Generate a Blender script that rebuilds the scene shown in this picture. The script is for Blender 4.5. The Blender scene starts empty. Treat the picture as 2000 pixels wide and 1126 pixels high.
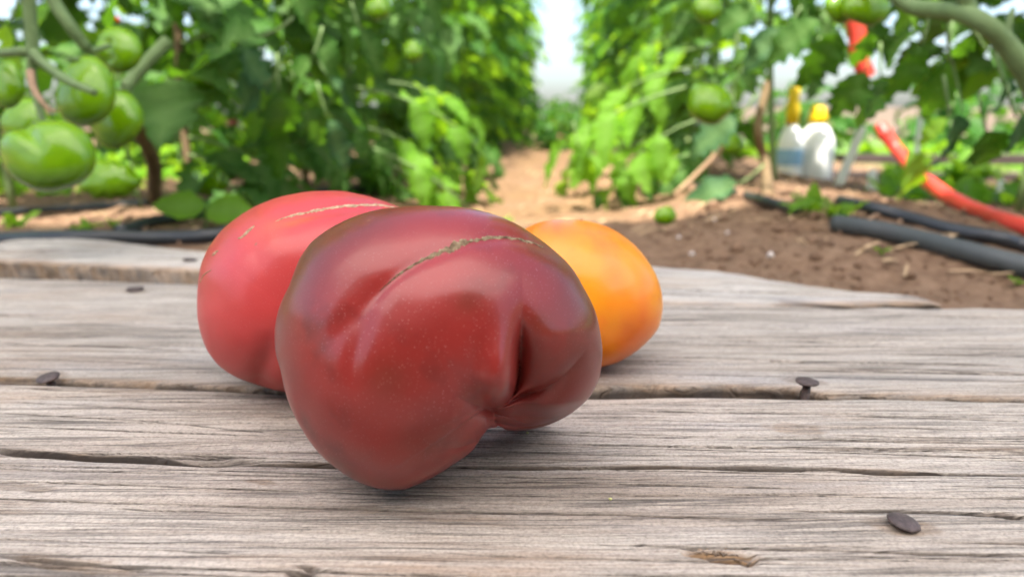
import bpy, math, random
import numpy as np
from mathutils import Vector, Matrix
from mathutils.bvhtree import BVHTree

# ------------------------------------------------------------------ camera, sky, sun, exposure
SC = bpy.context.scene
COL = SC.collection
H = 0.12                                   # lens height above the boards
PITCH = math.radians(12.2)
FPX = 1444.0                               # focal length in pixels of the 2000 px wide photograph
cam_data = bpy.data.cameras.new('camera')
cam_data.lens = 26.0
cam_data.sensor_width = 36.0
cam_data.clip_start = 0.01
cam_data.clip_end = 2000.0
cam_data.dof.use_dof = True
cam_data.dof.focus_distance = 0.262
cam_data.dof.aperture_fstop = 8.2
cam = bpy.data.objects.new('camera', cam_data)
COL.objects.link(cam)
cam.location = (0, 0, H)
cam.rotation_euler = (math.radians(90) - PITCH, 0, 0)
SC.camera = cam

SUN_EL, SUN_AZ = math.radians(66), math.radians(190)     # azimuth from +Y towards +X
world = bpy.data.worlds.new('World')
SC.world = world
world.use_nodes = True
wn = world.node_tree
wn.nodes.clear()
sky = wn.nodes.new('ShaderNodeTexSky')
sky.sky_type = 'NISHITA'
sky.sun_disc = False
sky.sun_elevation = SUN_EL
sky.sun_rotation = SUN_AZ
sky.air_density = 1.0
sky.dust_density = 4.0
bg = wn.nodes.new('ShaderNodeBackground')
bg.inputs['Strength'].default_value = 0.15
wo = wn.nodes.new('ShaderNodeOutputWorld')
wn.links.new(sky.outputs[0], bg.inputs['Color'])
wn.links.new(bg.outputs[0], wo.inputs['Surface'])

sun_data = bpy.data.lights.new('sun', 'SUN')
sun_data.energy = 5.0
sun_data.angle = math.radians(0.6)
sun_data.color = (1.0, 0.94, 0.85)
sun = bpy.data.objects.new('sun', sun_data)
COL.objects.link(sun)
sdir = Vector((math.sin(SUN_AZ) * math.cos(SUN_EL), math.cos(SUN_AZ) * math.cos(SUN_EL), math.sin(SUN_EL)))
sun.rotation_euler = sdir.to_track_quat('Z', 'Y').to_euler()
sun.location = (0, 0, 6)

SC.view_settings.view_transform = 'Standard'
SC.view_settings.look = 'None'
SC.view_settings.exposure = 1.62
SC.view_settings.gamma = 1.0
SC.view_settings.use_curve_mapping = False
SC.render.engine = 'CYCLES'
SC.cycles.use_denoising = True
SC.cycles.max_bounces = 8
SC.cycles.diffuse_bounces = 4
SC.cycles.transmission_bounces = 6
SC.cycles.transparent_max_bounces = 8
SC.cycles.sample_clamp_indirect = 6.0
SC.cycles.caustics_reflective = False
SC.cycles.caustics_refractive = False

# ------------------------------------------------------------------ helpers
RIGHT = np.array([1.0, 0, 0])
UP = np.array([0, math.sin(PITCH), math.cos(PITCH)])
FWD = np.array([0, math.cos(PITCH), -math.sin(PITCH)])
CAM = np.array([0, 0, H])


def ray(x, y):
    x = np.asarray(x, float); y = np.asarray(y, float)
    a = (x - 1000) / FPX; b = (563 - y) / FPX
    return FWD + a[..., None] * RIGHT + b[..., None] * UP


def on_plane(x, y, z=0.0):
    d = ray(x, y)
    t = (z - H) / d[..., 2]
    return CAM + t[..., None] * d


def at(x, y, Y):
    d = ray(x, y)
    return CAM + (Y / d[1]) * d


def proj(P):
    q = P - CAM
    dz = q @ FWD
    return 1000 + FPX * (q @ RIGHT) / dz, 563 - FPX * (q @ UP) / dz, dz


def vnoise(P, seed=0):
    P = np.asarray(P, float)
    d = P.shape[-1]
    I = np.floor(P).astype(np.int64)
    F = P - I
    F = F * F * (3 - 2 * F)
    out = np.zeros(P.shape[:-1])
    for c in range(2 ** d):
        h = np.full(P.shape[:-1], (seed * 374761393 + 1013904223) & 0xffffffff, dtype=np.uint64)
        w = np.ones(P.shape[:-1])
        for k in range(d):
            bit = (c >> k) & 1
            h = (h ^ ((I[..., k] + bit).astype(np.uint64) & np.uint64(0xffffffff))) * np.uint64(2654435761 + 40503 * k)
            h = (h ^ (h >> np.uint64(15))) & np.uint64(0xffffffff)
            w = w * (F[..., k] if bit else 1 - F[..., k])
        h = (h * np.uint64(2246822519)) & np.uint64(0xffffffff)
        h = h ^ (h >> np.uint64(13))
        out += w * (h.astype(float) / 4294967295.0)
    return out * 2 - 1


def fbm(P, seed=0, octaves=4, gain=0.5):
    P = np.asarray(P, float)
    s = 0; a = 1.0; tot = 0
    for o in range(octaves):
        s = s + a * vnoise(P * (2.03 ** o) + 17.3 * o, seed + o)
        tot += a; a *= gain
    return s / tot


def sstep(a, b, x):
    t = np.clip((x - a) / (b - a), 0, 1)
    return t * t * (3 - 2 * t)


def make_mesh(name, V, Fq, mats, smooth=True, attrs=None, midx=None):
    V = np.asarray(V, np.float32)
    me = bpy.data.meshes.new(name)
    if isinstance(Fq, np.ndarray):
        n, k = Fq.shape
        me.vertices.add(len(V)); me.vertices.foreach_set('co', V.ravel())
        me.loops.add(n * k); me.loops.foreach_set('vertex_index', Fq.astype(np.int32).ravel())
        me.polygons.add(n)
        me.polygons.foreach_set('loop_start', np.arange(0, n * k, k, dtype=np.int32))
        me.update(calc_edges=True)
    else:
        me.from_pydata([tuple(map(float, v)) for v in V], [], [tuple(map(int, f)) for f in Fq])
    if smooth:
        me.polygons.foreach_set('use_smooth', np.ones(len(me.polygons), bool))
    for k, val in (attrs or {}).items():
        a = me.attributes.new(k, 'FLOAT', 'POINT')
        a.data.foreach_set('value', np.asarray(val, np.float32))
    for m in (mats if isinstance(mats, (list, tuple)) else [mats]):
        me.materials.append(m)
    if midx is not None:
        me.polygons.foreach_set('material_index', np.asarray(midx, np.int32))
    me.validate()
    me.update()
    return me


def link(name, data, parent=None, mw=None):
    o = bpy.data.objects.new(name, data)
    COL.objects.link(o)
    if parent is not None:
        o.parent = parent
    if mw is not None:
        o.matrix_basis = mw
    return o


def tag(o, label=None, cat=None, group=None, kind=None):
    if label: o['label'] = label
    if cat: o['category'] = cat
    if group: o['group'] = group
    if kind: o['kind'] = kind
    return o


def thing(name, loc, label, cat, group=None):
    o = link(name, None)
    o.location = [float(v) for v in loc]
    return tag(o, label, cat, group)


def part(name, V, Fq, mat, parent, **kw):
    """A mesh given in world space, made a child of an empty (translation only)."""
    V = np.asarray(V, float)
    if parent is not None:
        q = parent; off = np.zeros(3)
        while q is not None:
            off += np.array(q.location); q = q.parent
        V = V - off
    return link(name, make_mesh(name, V, Fq, mat, **kw), parent)


def grid_faces(nu, nv, wrap_u=False):
    """Quads over index i*nv + j."""
    iu = nu if wrap_u else nu - 1
    i, j = np.meshgrid(np.arange(iu), np.arange(nv - 1), indexing='ij')
    i2 = (i + 1) % nu
    return np.stack([i * nv + j, i2 * nv + j, i2 * nv + j + 1, i * nv + j + 1], -1).reshape(-1, 4)


def smooth_path(pts, n):
    pts = np.asarray(pts, float)
    P = np.vstack([2 * pts[0] - pts[1], pts, 2 * pts[-1] - pts[-2]])
    m = len(pts) - 1
    out = []
    for t in np.linspace(0, m - 1e-6, n):
        i = int(t); f = t - i
        p0, p1, p2, p3 = P[i:i + 4]
        out.append(0.5 * (2 * p1 + (p2 - p0) * f + (2 * p0 - 5 * p1 + 4 * p2 - p3) * f * f + (3 * p1 - p0 - 3 * p2 + p3) * f ** 3))
    return np.array(out)


def tube(pts, rad, seg=8, bump=0.0, seed=0):
    pts = np.asarray(pts, float); n = len(pts)
    rad = np.broadcast_to(np.asarray(rad, float), (n,)).copy()
    T = np.gradient(pts, axis=0); T /= np.linalg.norm(T, axis=1)[:, None] + 1e-12
    ref = np.array([0.0, 0, 1]) if abs(T[0][2]) < 0.9 else np.array([1.0, 0, 0])
    V = []
    nrm = np.cross(T[0], ref); nrm /= np.linalg.norm(nrm)
    for i in range(n):
        nrm = nrm - T[i] * (nrm @ T[i]); nrm /= np.linalg.norm(nrm)
        b = np.cross(T[i], nrm)
        for k in range(seg):
            a = 2 * math.pi * k / seg
            V.append(pts[i] + rad[i] * (math.cos(a) * nrm + math.sin(a) * b))
    V = np.array(V)
    if bump:
        V += bump * np.stack([vnoise(V * 60 + 5 * c, seed + c) for c in range(3)], -1)
    F = [[i * seg + k, i * seg + (k + 1) % seg, (i + 1) * seg + (k + 1) % seg, (i + 1) * seg + k] for i in range(n - 1) for k in range(seg)]
    F.append(list(range(seg - 1, -1, -1))); F.append([(n - 1) * seg + k for k in range(seg)])
    return V, F


def lathe(profile, seg, origin=(0, 0, 0), axis=(0, 0, 1)):
    ax = Vector(axis).normalized()
    q = Vector((0, 0, 1)).rotation_difference(ax).to_matrix()
    V = []
    for r, z in profile:
        for k in range(seg):
            a = 2 * math.pi * k / seg
            V.append(np.array(q @ Vector((r * math.cos(a), r * math.sin(a), z))) + np.array(origin))
    n = len(profile)
    F = [[i * seg + k, i * seg + (k + 1) % seg, (i + 1) * seg + (k + 1) % seg, (i + 1) * seg + k] for i in range(n - 1) for k in range(seg)]
    F.append(list(range(seg - 1, -1, -1))); F.append([(n - 1) * seg + k for k in range(seg)])
    return np.array(V), F


# ------------------------------------------------------------------ materials
class NT:
    def __init__(self, name):
        self.m = bpy.data.materials.new(name)
        self.m.use_nodes = True
        self.t = self.m.node_tree
        self.t.nodes.clear()
        self.out = self.n('ShaderNodeOutputMaterial')

    def n(self, typ, **kw):
        nd = self.t.nodes.new(typ)
        for k, v in kw.items():
            setattr(nd, k, v)
        return nd

    def put(self, sock, v):
        if isinstance(v, bpy.types.NodeSocket):
            self.t.links.new(v, sock)
        elif isinstance(v, (tuple, list)) and len(v) == 3 and sock.type == 'RGBA':
            sock.default_value = (*v, 1)
        else:
            sock.default_value = v

    def coord(self, scale=(1, 1, 1), rot=0.0, src='Object'):
        tc = self.n('ShaderNodeTexCoord')
        mp = self.n('ShaderNodeMapping')
        self.t.links.new(tc.outputs[src], mp.inputs['Vector'])
        mp.inputs['Scale'].default_value = scale
        mp.inputs['Rotation'].default_value = (0, 0, rot)
        return mp.outputs[0]

    def noise(self, vec, scale=5.0, detail=4.0, rough=0.55, dist=0.0):
        nd = self.n('ShaderNodeTexNoise')
        self.put(nd.inputs['Vector'], vec)
        nd.inputs['Scale'].default_value = scale
        nd.inputs['Detail'].default_value = detail
        nd.inputs['Roughness'].default_value = rough
        nd.inputs['Distortion'].default_value = dist
        return nd.outputs['Fac']

    def ramp(self, fac, stops, interp='LINEAR'):
        nd = self.n('ShaderNodeValToRGB')
        nd.color_ramp.interpolation = interp
        el = nd.color_ramp.elements
        while len(el) < len(stops):
            el.new(0.5)
        for e, (p, c) in zip(el, stops):
            e.position = p
            e.color = (*c, 1) if isinstance(c, (tuple, list)) else (c, c, c, 1)
        self.put(nd.inputs[0], fac)
        return nd.outputs[0]

    def mix(self, fac, a, b, mode='MIX'):
        nd = self.n('ShaderNodeMix', data_type='RGBA', blend_type=mode)
        self.put(nd.inputs[0], fac); self.put(nd.inputs[6], a); self.put(nd.inputs[7], b)
        return nd.outputs[2]

    def math(self, op, a, b=0.0, clamp=False):
        nd = self.n('ShaderNodeMath', operation=op, use_clamp=clamp)
        self.put(nd.inputs[0], a); self.put(nd.inputs[1], b)
        return nd.outputs[0]

    def attr(self, name):
        return self.n('ShaderNodeAttribute', attribute_name=name).outputs['Fac']

    def bump(self, h, strength=0.3, dist=0.001, normal=None):
        nd = self.n('ShaderNodeBump')
        nd.inputs['Strength'].default_value = strength
        nd.inputs['Distance'].default_value = dist
        self.put(nd.inputs['Height'], h)
        if normal is not None:
            self.put(nd.inputs['Normal'], normal)
        return nd.outputs[0]

    def bsdf(self, color, rough=0.5, normal=None, spec=0.5, sss=0.0, sss_r=None, coat=0.0, coat_r=0.2, sheen=0.0):
        b = self.n('ShaderNodeBsdfPrincipled')
        self.put(b.inputs['Base Color'], color)
        self.put(b.inputs['Roughness'], rough)
        b.inputs['Specular IOR Level'].default_value = spec
        if sss:
            b.inputs['Subsurface Weight'].default_value = sss
            b.inputs['Subsurface Radius'].default_value = sss_r or (1, 0.3, 0.15)
            b.inputs['Subsurface Scale'].default_value = 0.0016
        b.inputs['Coat Weight'].default_value = coat
        b.inputs['Coat Roughness'].default_value = coat_r
        b.inputs['Sheen Weight'].default_value = sheen
        if normal is not None:
            self.put(b.inputs['Normal'], normal)
        return b.outputs[0]

    def done(self, shader):
        self.t.links.new(shader, self.out.inputs['Surface'])
        return self.m


def simple(name, col, rough=0.6, var=0.25, scale=40.0, spec=0.4, bump=0.0):
    t = NT(name)
    v = t.coord()
    n = t.noise(v, scale, 5, 0.6)
    c = t.mix(n, tuple(x * (1 - var) for x in col), tuple(min(1, x * (1 + var)) for x in col))
    nm = t.bump(t.noise(v, scale * 3, 4, 0.6), bump, 0.002) if bump else None
    return t.done(t.bsdf(c, rough, nm, spec))


def wood_material(name, light, mid, dark, seed, warm=0.5):
    t = NT(name)
    R = math.radians(3.15)

    def vec(sx, sy, off):
        tc = t.n('ShaderNodeTexCoord')
        # bend the grain slightly
        wob = t.noise(t.coord((1.5, 5, 1)), 2.0, 2, 0.5)
        cx = t.n('ShaderNodeCombineXYZ')
        t.put(cx.inputs[1], t.math('MULTIPLY', wob, 0.012))
        add = t.n('ShaderNodeVectorMath', operation='ADD')
        t.t.links.new(tc.outputs['Object'], add.inputs[0])
        t.t.links.new(cx.outputs[0], add.inputs[1])
        mp = t.n('ShaderNodeMapping')
        t.t.links.new(add.outputs[0], mp.inputs['Vector'])
        mp.inputs['Rotation'].default_value = (0, 0, R)
        mp.inputs['Scale'].default_value = (sx, sy, 40)
        mp.inputs['Location'].default_value = (off, off * 1.7, 0)
        return mp.outputs[0]
    broad = t.noise(vec(3, 22, seed), 1, 4, 0.6)
    strk = t.noise(vec(9, 260, seed + 3), 1, 5, 0.65)
    fine = t.noise(vec(26, 1100, seed + 7), 1, 4, 0.6)
    fib = t.noise(vec(190, 1700, seed + 11), 1, 4, 0.7)
    grit = t.noise(t.coord(), 900, 3, 0.7)
    blot = t.noise(vec(5, 14, seed + 21), 1, 4, 0.55)
    c = t.ramp(broad, [(0.30, mid), (0.52, light), (0.75, tuple(0.85 * a for a in light))])
    c = t.mix(t.ramp(strk, [(0.32, 0.7), (0.52, 0.0)]), c, mid)
    c = t.mix(t.ramp(fine, [(0.30, 0.7), (0.42, 0.0)]), c, dark)
    c = t.mix(t.ramp(fib, [(0.30, 0.65), (0.48, 0.0)]), c, dark)
    c = t.mix(t.ramp(fine, [(0.56, 0.0), (0.75, 0.55)]), c, tuple(min(1, 1.25 * a) for a in light))
    # long hairline splits: the zero lines of a stretched noise, broken up into patches
    patch = t.ramp(t.noise(vec(7, 40, seed + 51), 1, 3, 0.6), [(0.46, 0.0), (0.60, 1.0)])
    patch2 = t.ramp(t.noise(vec(12, 90, seed + 57), 1, 3, 0.6), [(0.40, 0.0), (0.55, 1.0)])
    hair1 = t.math('MULTIPLY', t.ramp(t.math('ABSOLUTE', t.math('SUBTRACT', t.noise(vec(2.2, 150, seed + 61), 1, 1.5, 0.5), 0.5)), [(0.0, 1.0), (0.014, 0.75), (0.026, 0.0)]), patch)
    hair2 = t.math('MULTIPLY', t.ramp(t.math('ABSOLUTE', t.math('SUBTRACT', t.noise(vec(4.5, 330, seed + 67), 1, 1.5, 0.5), 0.5)), [(0.0, 0.85), (0.018, 0.5), (0.034, 0.0)]), patch2)
    hair = t.math('MAXIMUM', hair1, hair2)
    c = t.mix(t.math('MULTIPLY', hair, 0.7), c, tuple(0.7 * a for a in dark))
    # rusty and brown stains in the fibres
    st = t.math('MULTIPLY', t.ramp(blot, [(0.55, 0.0), (0.72, 1.0)]), t.ramp(strk, [(0.35, 1.0), (0.65, 0.25)]))
    c = t.mix(t.math('MULTIPLY', st, warm), c, (0.36, 0.20, 0.10))
    gry = t.ramp(t.noise(vec(4, 30, seed + 31), 1, 3, 0.5), [(0.55, 0.0), (0.8, 0.5)])
    c = t.mix(gry, c, (0.30, 0.30, 0.32))
    c = t.mix(0.55, c, t.ramp(grit, [(0.32, 0.45), (0.5, 0.95), (0.7, 1.25)]), 'MULTIPLY')
    raw = t.attr('raw')
    rawc = t.mix(t.ramp(t.noise(vec(40, 500, seed + 41), 1, 4, 0.7), [(0.38, 0.0), (0.6, 1.0)]), (0.05, 0.03, 0.02), (0.40, 0.22, 0.09))
    c = t.mix(raw, c, rawc)
    c = t.mix(t.math('MULTIPLY', t.attr('stain_shade'), 0.95), c, (0.045, 0.034, 0.028))  # real stains, plus shade painted into cracks and joints
    hgt = t.math('ADD', t.math('MULTIPLY', strk, 0.5), t.math('ADD', t.math('MULTIPLY', fine, 0.55), t.math('ADD', t.math('MULTIPLY', fib, 0.35), t.math('MULTIPLY', grit, 0.25))))
    hgt = t.math('SUBTRACT', hgt, t.math('MULTIPLY', hair, 0.9))
    nm = t.bump(hgt, 0.7, 0.0010)
    return t.done(t.bsdf(c, 0.82, nm, 0.25))


M_WOOD_FRONT = wood_material('weathered_wood_front', (0.53, 0.452, 0.38), (0.315, 0.245, 0.192), (0.060, 0.050, 0.044), 1.0, 0.6)
M_WOOD_MID = wood_material('weathered_wood_middle', (0.49, 0.42, 0.355), (0.305, 0.248, 0.198), (0.075, 0.064, 0.058), 5.0, 0.35)
M_WOOD_FAR = wood_material('weathered_wood_far', (0.56, 0.50, 0.44), (0.42, 0.35, 0.28), (0.13, 0.10, 0.08), 9.0, 0.5)


def skin_material(name, base, mid, dark, pale, rough, dots, blot_scale=22.0, mottled=0.5, tint=(0.085, 0.030, 0.014), dot_scale=1150.0, coat=0.18):
    t = NT(name)
    v = t.coord()
    b1 = t.noise(v, blot_scale, 3, 0.5, 0.3)
    b2 = t.noise(v, blot_scale * 2.7, 3, 0.55)
    c = t.mix(t.ramp(b1, [(0.35, 0.0), (0.65, 1.0)]), base, mid)
    c = t.mix(t.math('MULTIPLY', t.ramp(b2, [(0.55, 0.0), (0.78, 1.0)]), mottled), c, dark)
    c = t.mix(t.math('MULTIPLY', t.attr('tint'), 1.0, True), c, tint)
    c = t.mix(t.math('MULTIPLY', t.attr('flush'), 1.0, True), c, pale)
    vo = t.n('ShaderNodeTexVoronoi')
    t.put(vo.inputs['Vector'], v)
    vo.inputs['Scale'].default_value = dot_scale
    sep = t.n('ShaderNodeSeparateColor')
    t.t.links.new(vo.outputs['Color'], sep.inputs[0])
    small = t.ramp(vo.outputs['Distance'], [(0.12, 1.0), (0.26, 0.0)])
    pick = t.ramp(sep.outputs[0], [(0.12, 0.0), (1.0, 1.0)])
    dens = t.ramp(t.noise(v, 30, 2, 0.5), [(0.35, 0.25), (0.65, 1.0)])
    d = t.math('MULTIPLY', t.math('MULTIPLY', small, pick), t.math('MULTIPLY', dens, dots))
    c = t.mix(d, c, tuple(min(1, 0.35 + 0.75 * x) for x in base))
    # a few brown corky flecks
    vf = t.n('ShaderNodeTexVoronoi')
    t.put(vf.inputs['Vector'], v)
    vf.inputs['Scale'].default_value = 62
    sp = t.n('ShaderNodeSeparateColor')
    t.t.links.new(vf.outputs['Color'], sp.inputs[0])
    fl = t.math('MULTIPLY', t.ramp(vf.outputs['Distance'], [(0.035, 1.0), (0.07, 0.0)]), t.ramp(sp.outputs[1], [(0.80, 0.0), (0.84, 0.7)]))
    c = t.mix(fl, c, (0.28, 0.12, 0.05))
    r = t.math('ADD', rough - 0.06, t.math('MULTIPLY', t.noise(v, 70, 4, 0.6), 0.14))
    h = t.math('ADD', t.math('MULTIPLY', t.noise(v, 700, 2, 0.5), 0.5), t.math('MULTIPLY', d, 0.6))
    nm = t.bump(h, 0.06, 0.0004)
    return t.done(t.bsdf(c, r, nm, 0.42, sss=0.08, sss_r=(1.0, 0.25, 0.12), coat=coat, coat_r=0.12))


M_DARK_SKIN = skin_material('maroon_tomato_skin', (0.265, 0.022, 0.017), (0.19, 0.021, 0.017), (0.085, 0.015, 0.013), (0.36, 0.028, 0.024), 0.30, 0.40, 20, 0.65)
M_RED_SKIN = skin_material('red_tomato_skin', (0.52, 0.045, 0.042), (0.45, 0.034, 0.032), (0.40, 0.03, 0.02), (0.70, 0.13, 0.04), 0.38, 0.25, 16, 0.3, (0.30, 0.05, 0.02))
M_ORANGE_SKIN = skin_material('orange_tomato_skin', (0.86, 0.265, 0.004), (0.85, 0.205, 0.004), (0.78, 0.12, 0.015), (0.78, 0.10, 0.03), 0.36, 0.15, 18, 0.6, (0.88, 0.38, 0.008), 900)
M_GREEN_SKIN = skin_material('green_tomato_skin', (0.15, 0.30, 0.002), (0.11, 0.245, 0.002), (0.075, 0.17, 0.002), (0.20, 0.35, 0.003), 0.18, 0.05, 20, 0.4, (0.04, 0.11, 0.004), coat=0.04)


def cork_material():
    t = NT('corky_scar')
    v = t.coord()
    n = t.noise(v, 420, 5, 0.7)
    n2 = t.noise(v, 1500, 3, 0.6)
    c = t.ramp(n, [(0.30, (0.08, 0.05, 0.03)), (0.46, (0.22, 0.15, 0.085)), (0.66, (0.40, 0.31, 0.19))])
    return t.done(t.bsdf(c, 0.85, t.bump(t.math('ADD', n, n2), 0.8, 0.0008), 0.2))


M_CORK = cork_material()


def pale_cork_material():
    t = NT('pale_corky_scar')
    v = t.coord()
    n = t.noise(v, 500, 5, 0.7)
    c = t.ramp(n, [(0.30, (0.24, 0.10, 0.06)), (0.46, (0.40, 0.25, 0.15)), (0.66, (0.56, 0.42, 0.27))])
    return t.done(t.bsdf(c, 0.8, t.bump(n, 0.6, 0.0006), 0.2))


M_CORK_PALE = pale_cork_material()


def rust_material():
    t = NT('rusted_iron')
    v = t.coord()
    n = t.noise(v, 330, 6, 0.7)
    c = t.ramp(n, [(0.3, (0.035, 0.022, 0.02)), (0.55, (0.085, 0.058, 0.052)), (0.75, (0.16, 0.11, 0.10))])
    return t.done(t.bsdf(c, 0.62, t.bump(n, 0.5, 0.0006), 0.45))


M_RUST = rust_material()


def leaf_material(name, a, b, trans, tweight, rough=0.5):
    t = NT(name)
    oi = t.n('ShaderNodeObjectInfo')
    v = t.coord((1, 1, 1))
    n = t.noise(v, 2.5, 4, 0.6)
    geo = t.n('ShaderNodeNewGeometry')
    rnd = t.math('ADD', t.math('MULTIPLY', oi.outputs['Random'], 0.5), t.math('MULTIPLY', geo.outputs['Random Per Island'], 0.5))
    c = t.mix(rnd, a, b)
    c = t.mix(t.math('MULTIPLY', t.ramp(n, [(0.35, 0.0), (0.7, 1.0)]), 0.35), c, tuple(1.5 * x for x in b))
    c = t.mix(t.ramp(rnd, [(0.86, 0.0), (0.95, 0.6)]), c, (0.16, 0.19, 0.02))
    # pale midrib and side veins, along the leaf's own length
    sx = t.n('ShaderNodeSeparateXYZ')
    uv = t.n('ShaderNodeAttribute', attribute_name='rib').outputs['Fac']
    c = t.mix(t.math('MULTIPLY', uv, 0.35), c, (0.20, 0.32, 0.10))
    back = t.mix(geo.outputs['Backfacing'], c, t.mix(0.4, c, (0.16, 0.24, 0.12)))
    nm = t.bump(t.noise(v, 14, 4, 0.6), 0.35, 0.02)
    p = t.bsdf(back, rough, nm, 0.16)
    tr = t.n('ShaderNodeBsdfTranslucent')
    tcol = t.mix(rnd, trans, tuple(0.75 * x for x in trans))
    t.put(tr.inputs['Color'], tcol)
    mx = t.n('ShaderNodeMixShader')
    mx.inputs[0].default_value = tweight
    t.t.links.new(p, mx.inputs[1]); t.t.links.new(tr.outputs[0], mx.inputs[2])
    return t.done(mx.outputs[0])


M_LEAF = leaf_material('tomato_leaf', (0.015, 0.056, 0.008), (0.034, 0.105, 0.013), (0.18, 0.44, 0.015), 0.28)
M_LEAF_YOUNG = leaf_material('young_leaf', (0.075, 0.20, 0.010), (0.105, 0.25, 0.012), (0.42, 0.72, 0.02), 0.45, 0.45)
M_LEAF_BLUE = leaf_material('bluish_leaf', (0.022, 0.070, 0.030), (0.035, 0.095, 0.038), (0.08, 0.24, 0.04), 0.22, 0.5)
M_STEM = simple('green_stem', (0.13, 0.20, 0.07), 0.6, 0.35, 60, 0.3, 0.3)
M_STEM_GREY = simple('grey_green_stem', (0.135, 0.20, 0.075), 0.65, 0.3, 80, 0.3, 0.4)
M_STEM_BROWN = simple('brown_stem', (0.16, 0.11, 0.06), 0.8, 0.4, 60, 0.2, 0.5)
M_DRY = simple('dry_sepal', (0.34, 0.22, 0.14), 0.85, 0.35, 200, 0.2, 0.4)
M_PIPE = simple('black_poly_pipe', (0.022, 0.025, 0.029), 0.42, 0.5, 25, 0.5, 0.15)
M_PIPE_DUSTY = simple('dusty_poly_pipe', (0.050, 0.056, 0.056), 0.55, 0.6, 18, 0.4, 0.2)
M_RED_HOSE = simple('red_hose', (0.62, 0.060, 0.045), 0.4, 0.15, 30)
M_WHITE = simple('white_paint', (0.78, 0.78, 0.75), 0.5, 0.06, 30)
M_YELLOW = simple('yellow_plastic', (0.85, 0.55, 0.01), 0.4, 0.08, 30)
M_LABEL = simple('blue_label', (0.25, 0.42, 0.58), 0.5, 0.15, 60)
M_MARIGOLD = simple('marigold_petal', (0.85, 0.20, 0.01), 0.6, 0.2, 90)
M_PINK = simple('pink_petal', (0.70, 0.22, 0.30), 0.6, 0.2, 90)
M_TIMBER = simple('dark_timber', (0.055, 0.040, 0.035), 0.8, 0.5, 14, 0.3, 0.4)
M_CLAY = simple('terracotta', (0.55, 0.24, 0.15), 0.8, 0.15, 40)

# ------------------------------------------------------------------ the setting: ground, added light cover and dark screen
def edge_fn(pts, z=0.0, slope=-0.055):
    """Traced board edge -> y(x) on the plane z, going straight on outside the trace."""
    p = np.array(pts, float)
    xs = np.arange(p[0, 0], p[-1, 0] + 1, 10)
    W = on_plane(xs, np.interp(xs, p[:, 0], p[:, 1]), z)
    X, Y = W[:, 0], W[:, 1]
    o = np.argsort(X)
    X, Y = X[o], Y[o]

    def f(x):
        y = np.interp(x, X, Y)
        y = np.where(x < X[0], Y[0] + slope * (x - X[0]), y)
        return np.where(x > X[-1], Y[-1] + slope * (x - X[-1]), y)
    return f


FRONT_FAR = edge_fn([(0, 743), (200, 748), (400, 756), (560, 763), (860, 768), (1150, 771), (1300, 770), (1560, 774), (1700, 773), (1850, 776), (2000, 779)])
MID_NEAR = edge_fn([(0, 734), (100, 736), (200, 740), (400, 750), (560, 759), (860, 757), (1150, 754), (1270, 750), (1330, 756), (1400, 751), (1500, 755), (1560, 757), (1600, 766), (1700, 767), (1850, 772), (2000, 775)])
MID_FAR = edge_fn([(0, 538), (200, 543), (400, 550), (900, 576), (1280, 590), (1500, 593), (1640, 598), (1720, 596), (1800, 599), (1900, 597), (2000, 599)], slope=-0.12)
FAR_NEAR = edge_fn([(0, 514), (200, 523), (400, 532), (900, 567), (1200, 583), (1330, 588), (1500, 589), (1530, 582), (1560, 580), (1650, 579), (1740, 577), (1840, 576)], slope=-0.12)
FAR_FAR = edge_fn([(0, 484), (40, 475), (150, 473), (220, 477), (280, 485), (340, 492), (400, 497), (700, 503), (1000, 505), (1280, 517), (1400, 525), (1500, 539), (1600, 551), (1660, 559), (1740, 564), (1840, 574)], slope=-0.12)
TIP_X = float(on_plane(1838, 575)[0])
CDIR = np.array([0.0625, 1.0])             # the path between the plant rows runs this way


def build_ground():
    xs = np.concatenate([-np.geomspace(400, 1.7, 26), np.arange(-1.6, 1.6, 0.0125), np.geomspace(1.7, 400, 26)])
    ys = np.concatenate([-np.geomspace(60, 0.3, 12), np.arange(-0.2, 0.4, 0.06), np.arange(0.40, 2.6, 0.0125), np.geomspace(2.62, 12, 60), np.geomspace(12.6, 600, 22)])
    X, Y = np.meshgrid(xs, ys, indexing='ij')
    P = np.stack([X, Y], -1)
    near = np.exp(-((np.hypot(X, Y - 1) / 3.0) ** 2))
    off = X - CDIR[0] * Y                                 # offset from the middle of the path
    z = -0.034 + 0.013 * fbm(P * 9, 3, 4) * near + 0.007 * fbm(P * 38, 8, 3) * near + 0.02 * fbm(P * 1.2, 5, 2) * near
    z += 0.045 * np.exp(-((off - 0.42) / 0.28) ** 2) * sstep(0.55, 1.0, Y) * sstep(9, 3, Y)
    z += 0.015 * np.exp(-((off + 0.62) / 0.3) ** 2) * sstep(0.8, 1.2, Y)
    z -= 0.022 * np.exp(-((off + 0.02) / 0.22) ** 2) * sstep(1.0, 1.6, Y)
    covered = sstep(0.012, -0.03, Y - np.where(X < TIP_X, np.maximum(FAR_FAR(X), MID_FAR(X)), MID_FAR(X))) * (np.abs(X) < 1.4)
    z = z * (1 - covered) + covered * -0.075
    # right and left of the rows the garden goes on nearly flat
    path = np.exp(-(((off + 0.01) / 0.30) ** 2) ** 2) * sstep(1.0, 1.5, Y + 0.2 * fbm(P * 5, 21, 3))
    me = make_mesh('ground', np.stack([X, Y, z], -1).reshape(-1, 3), grid_faces(len(xs), len(ys)), ground_material(), attrs={'path': path.ravel()})
    return tag(link('ground', me), kind='structure'), (xs, ys, z)


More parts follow.
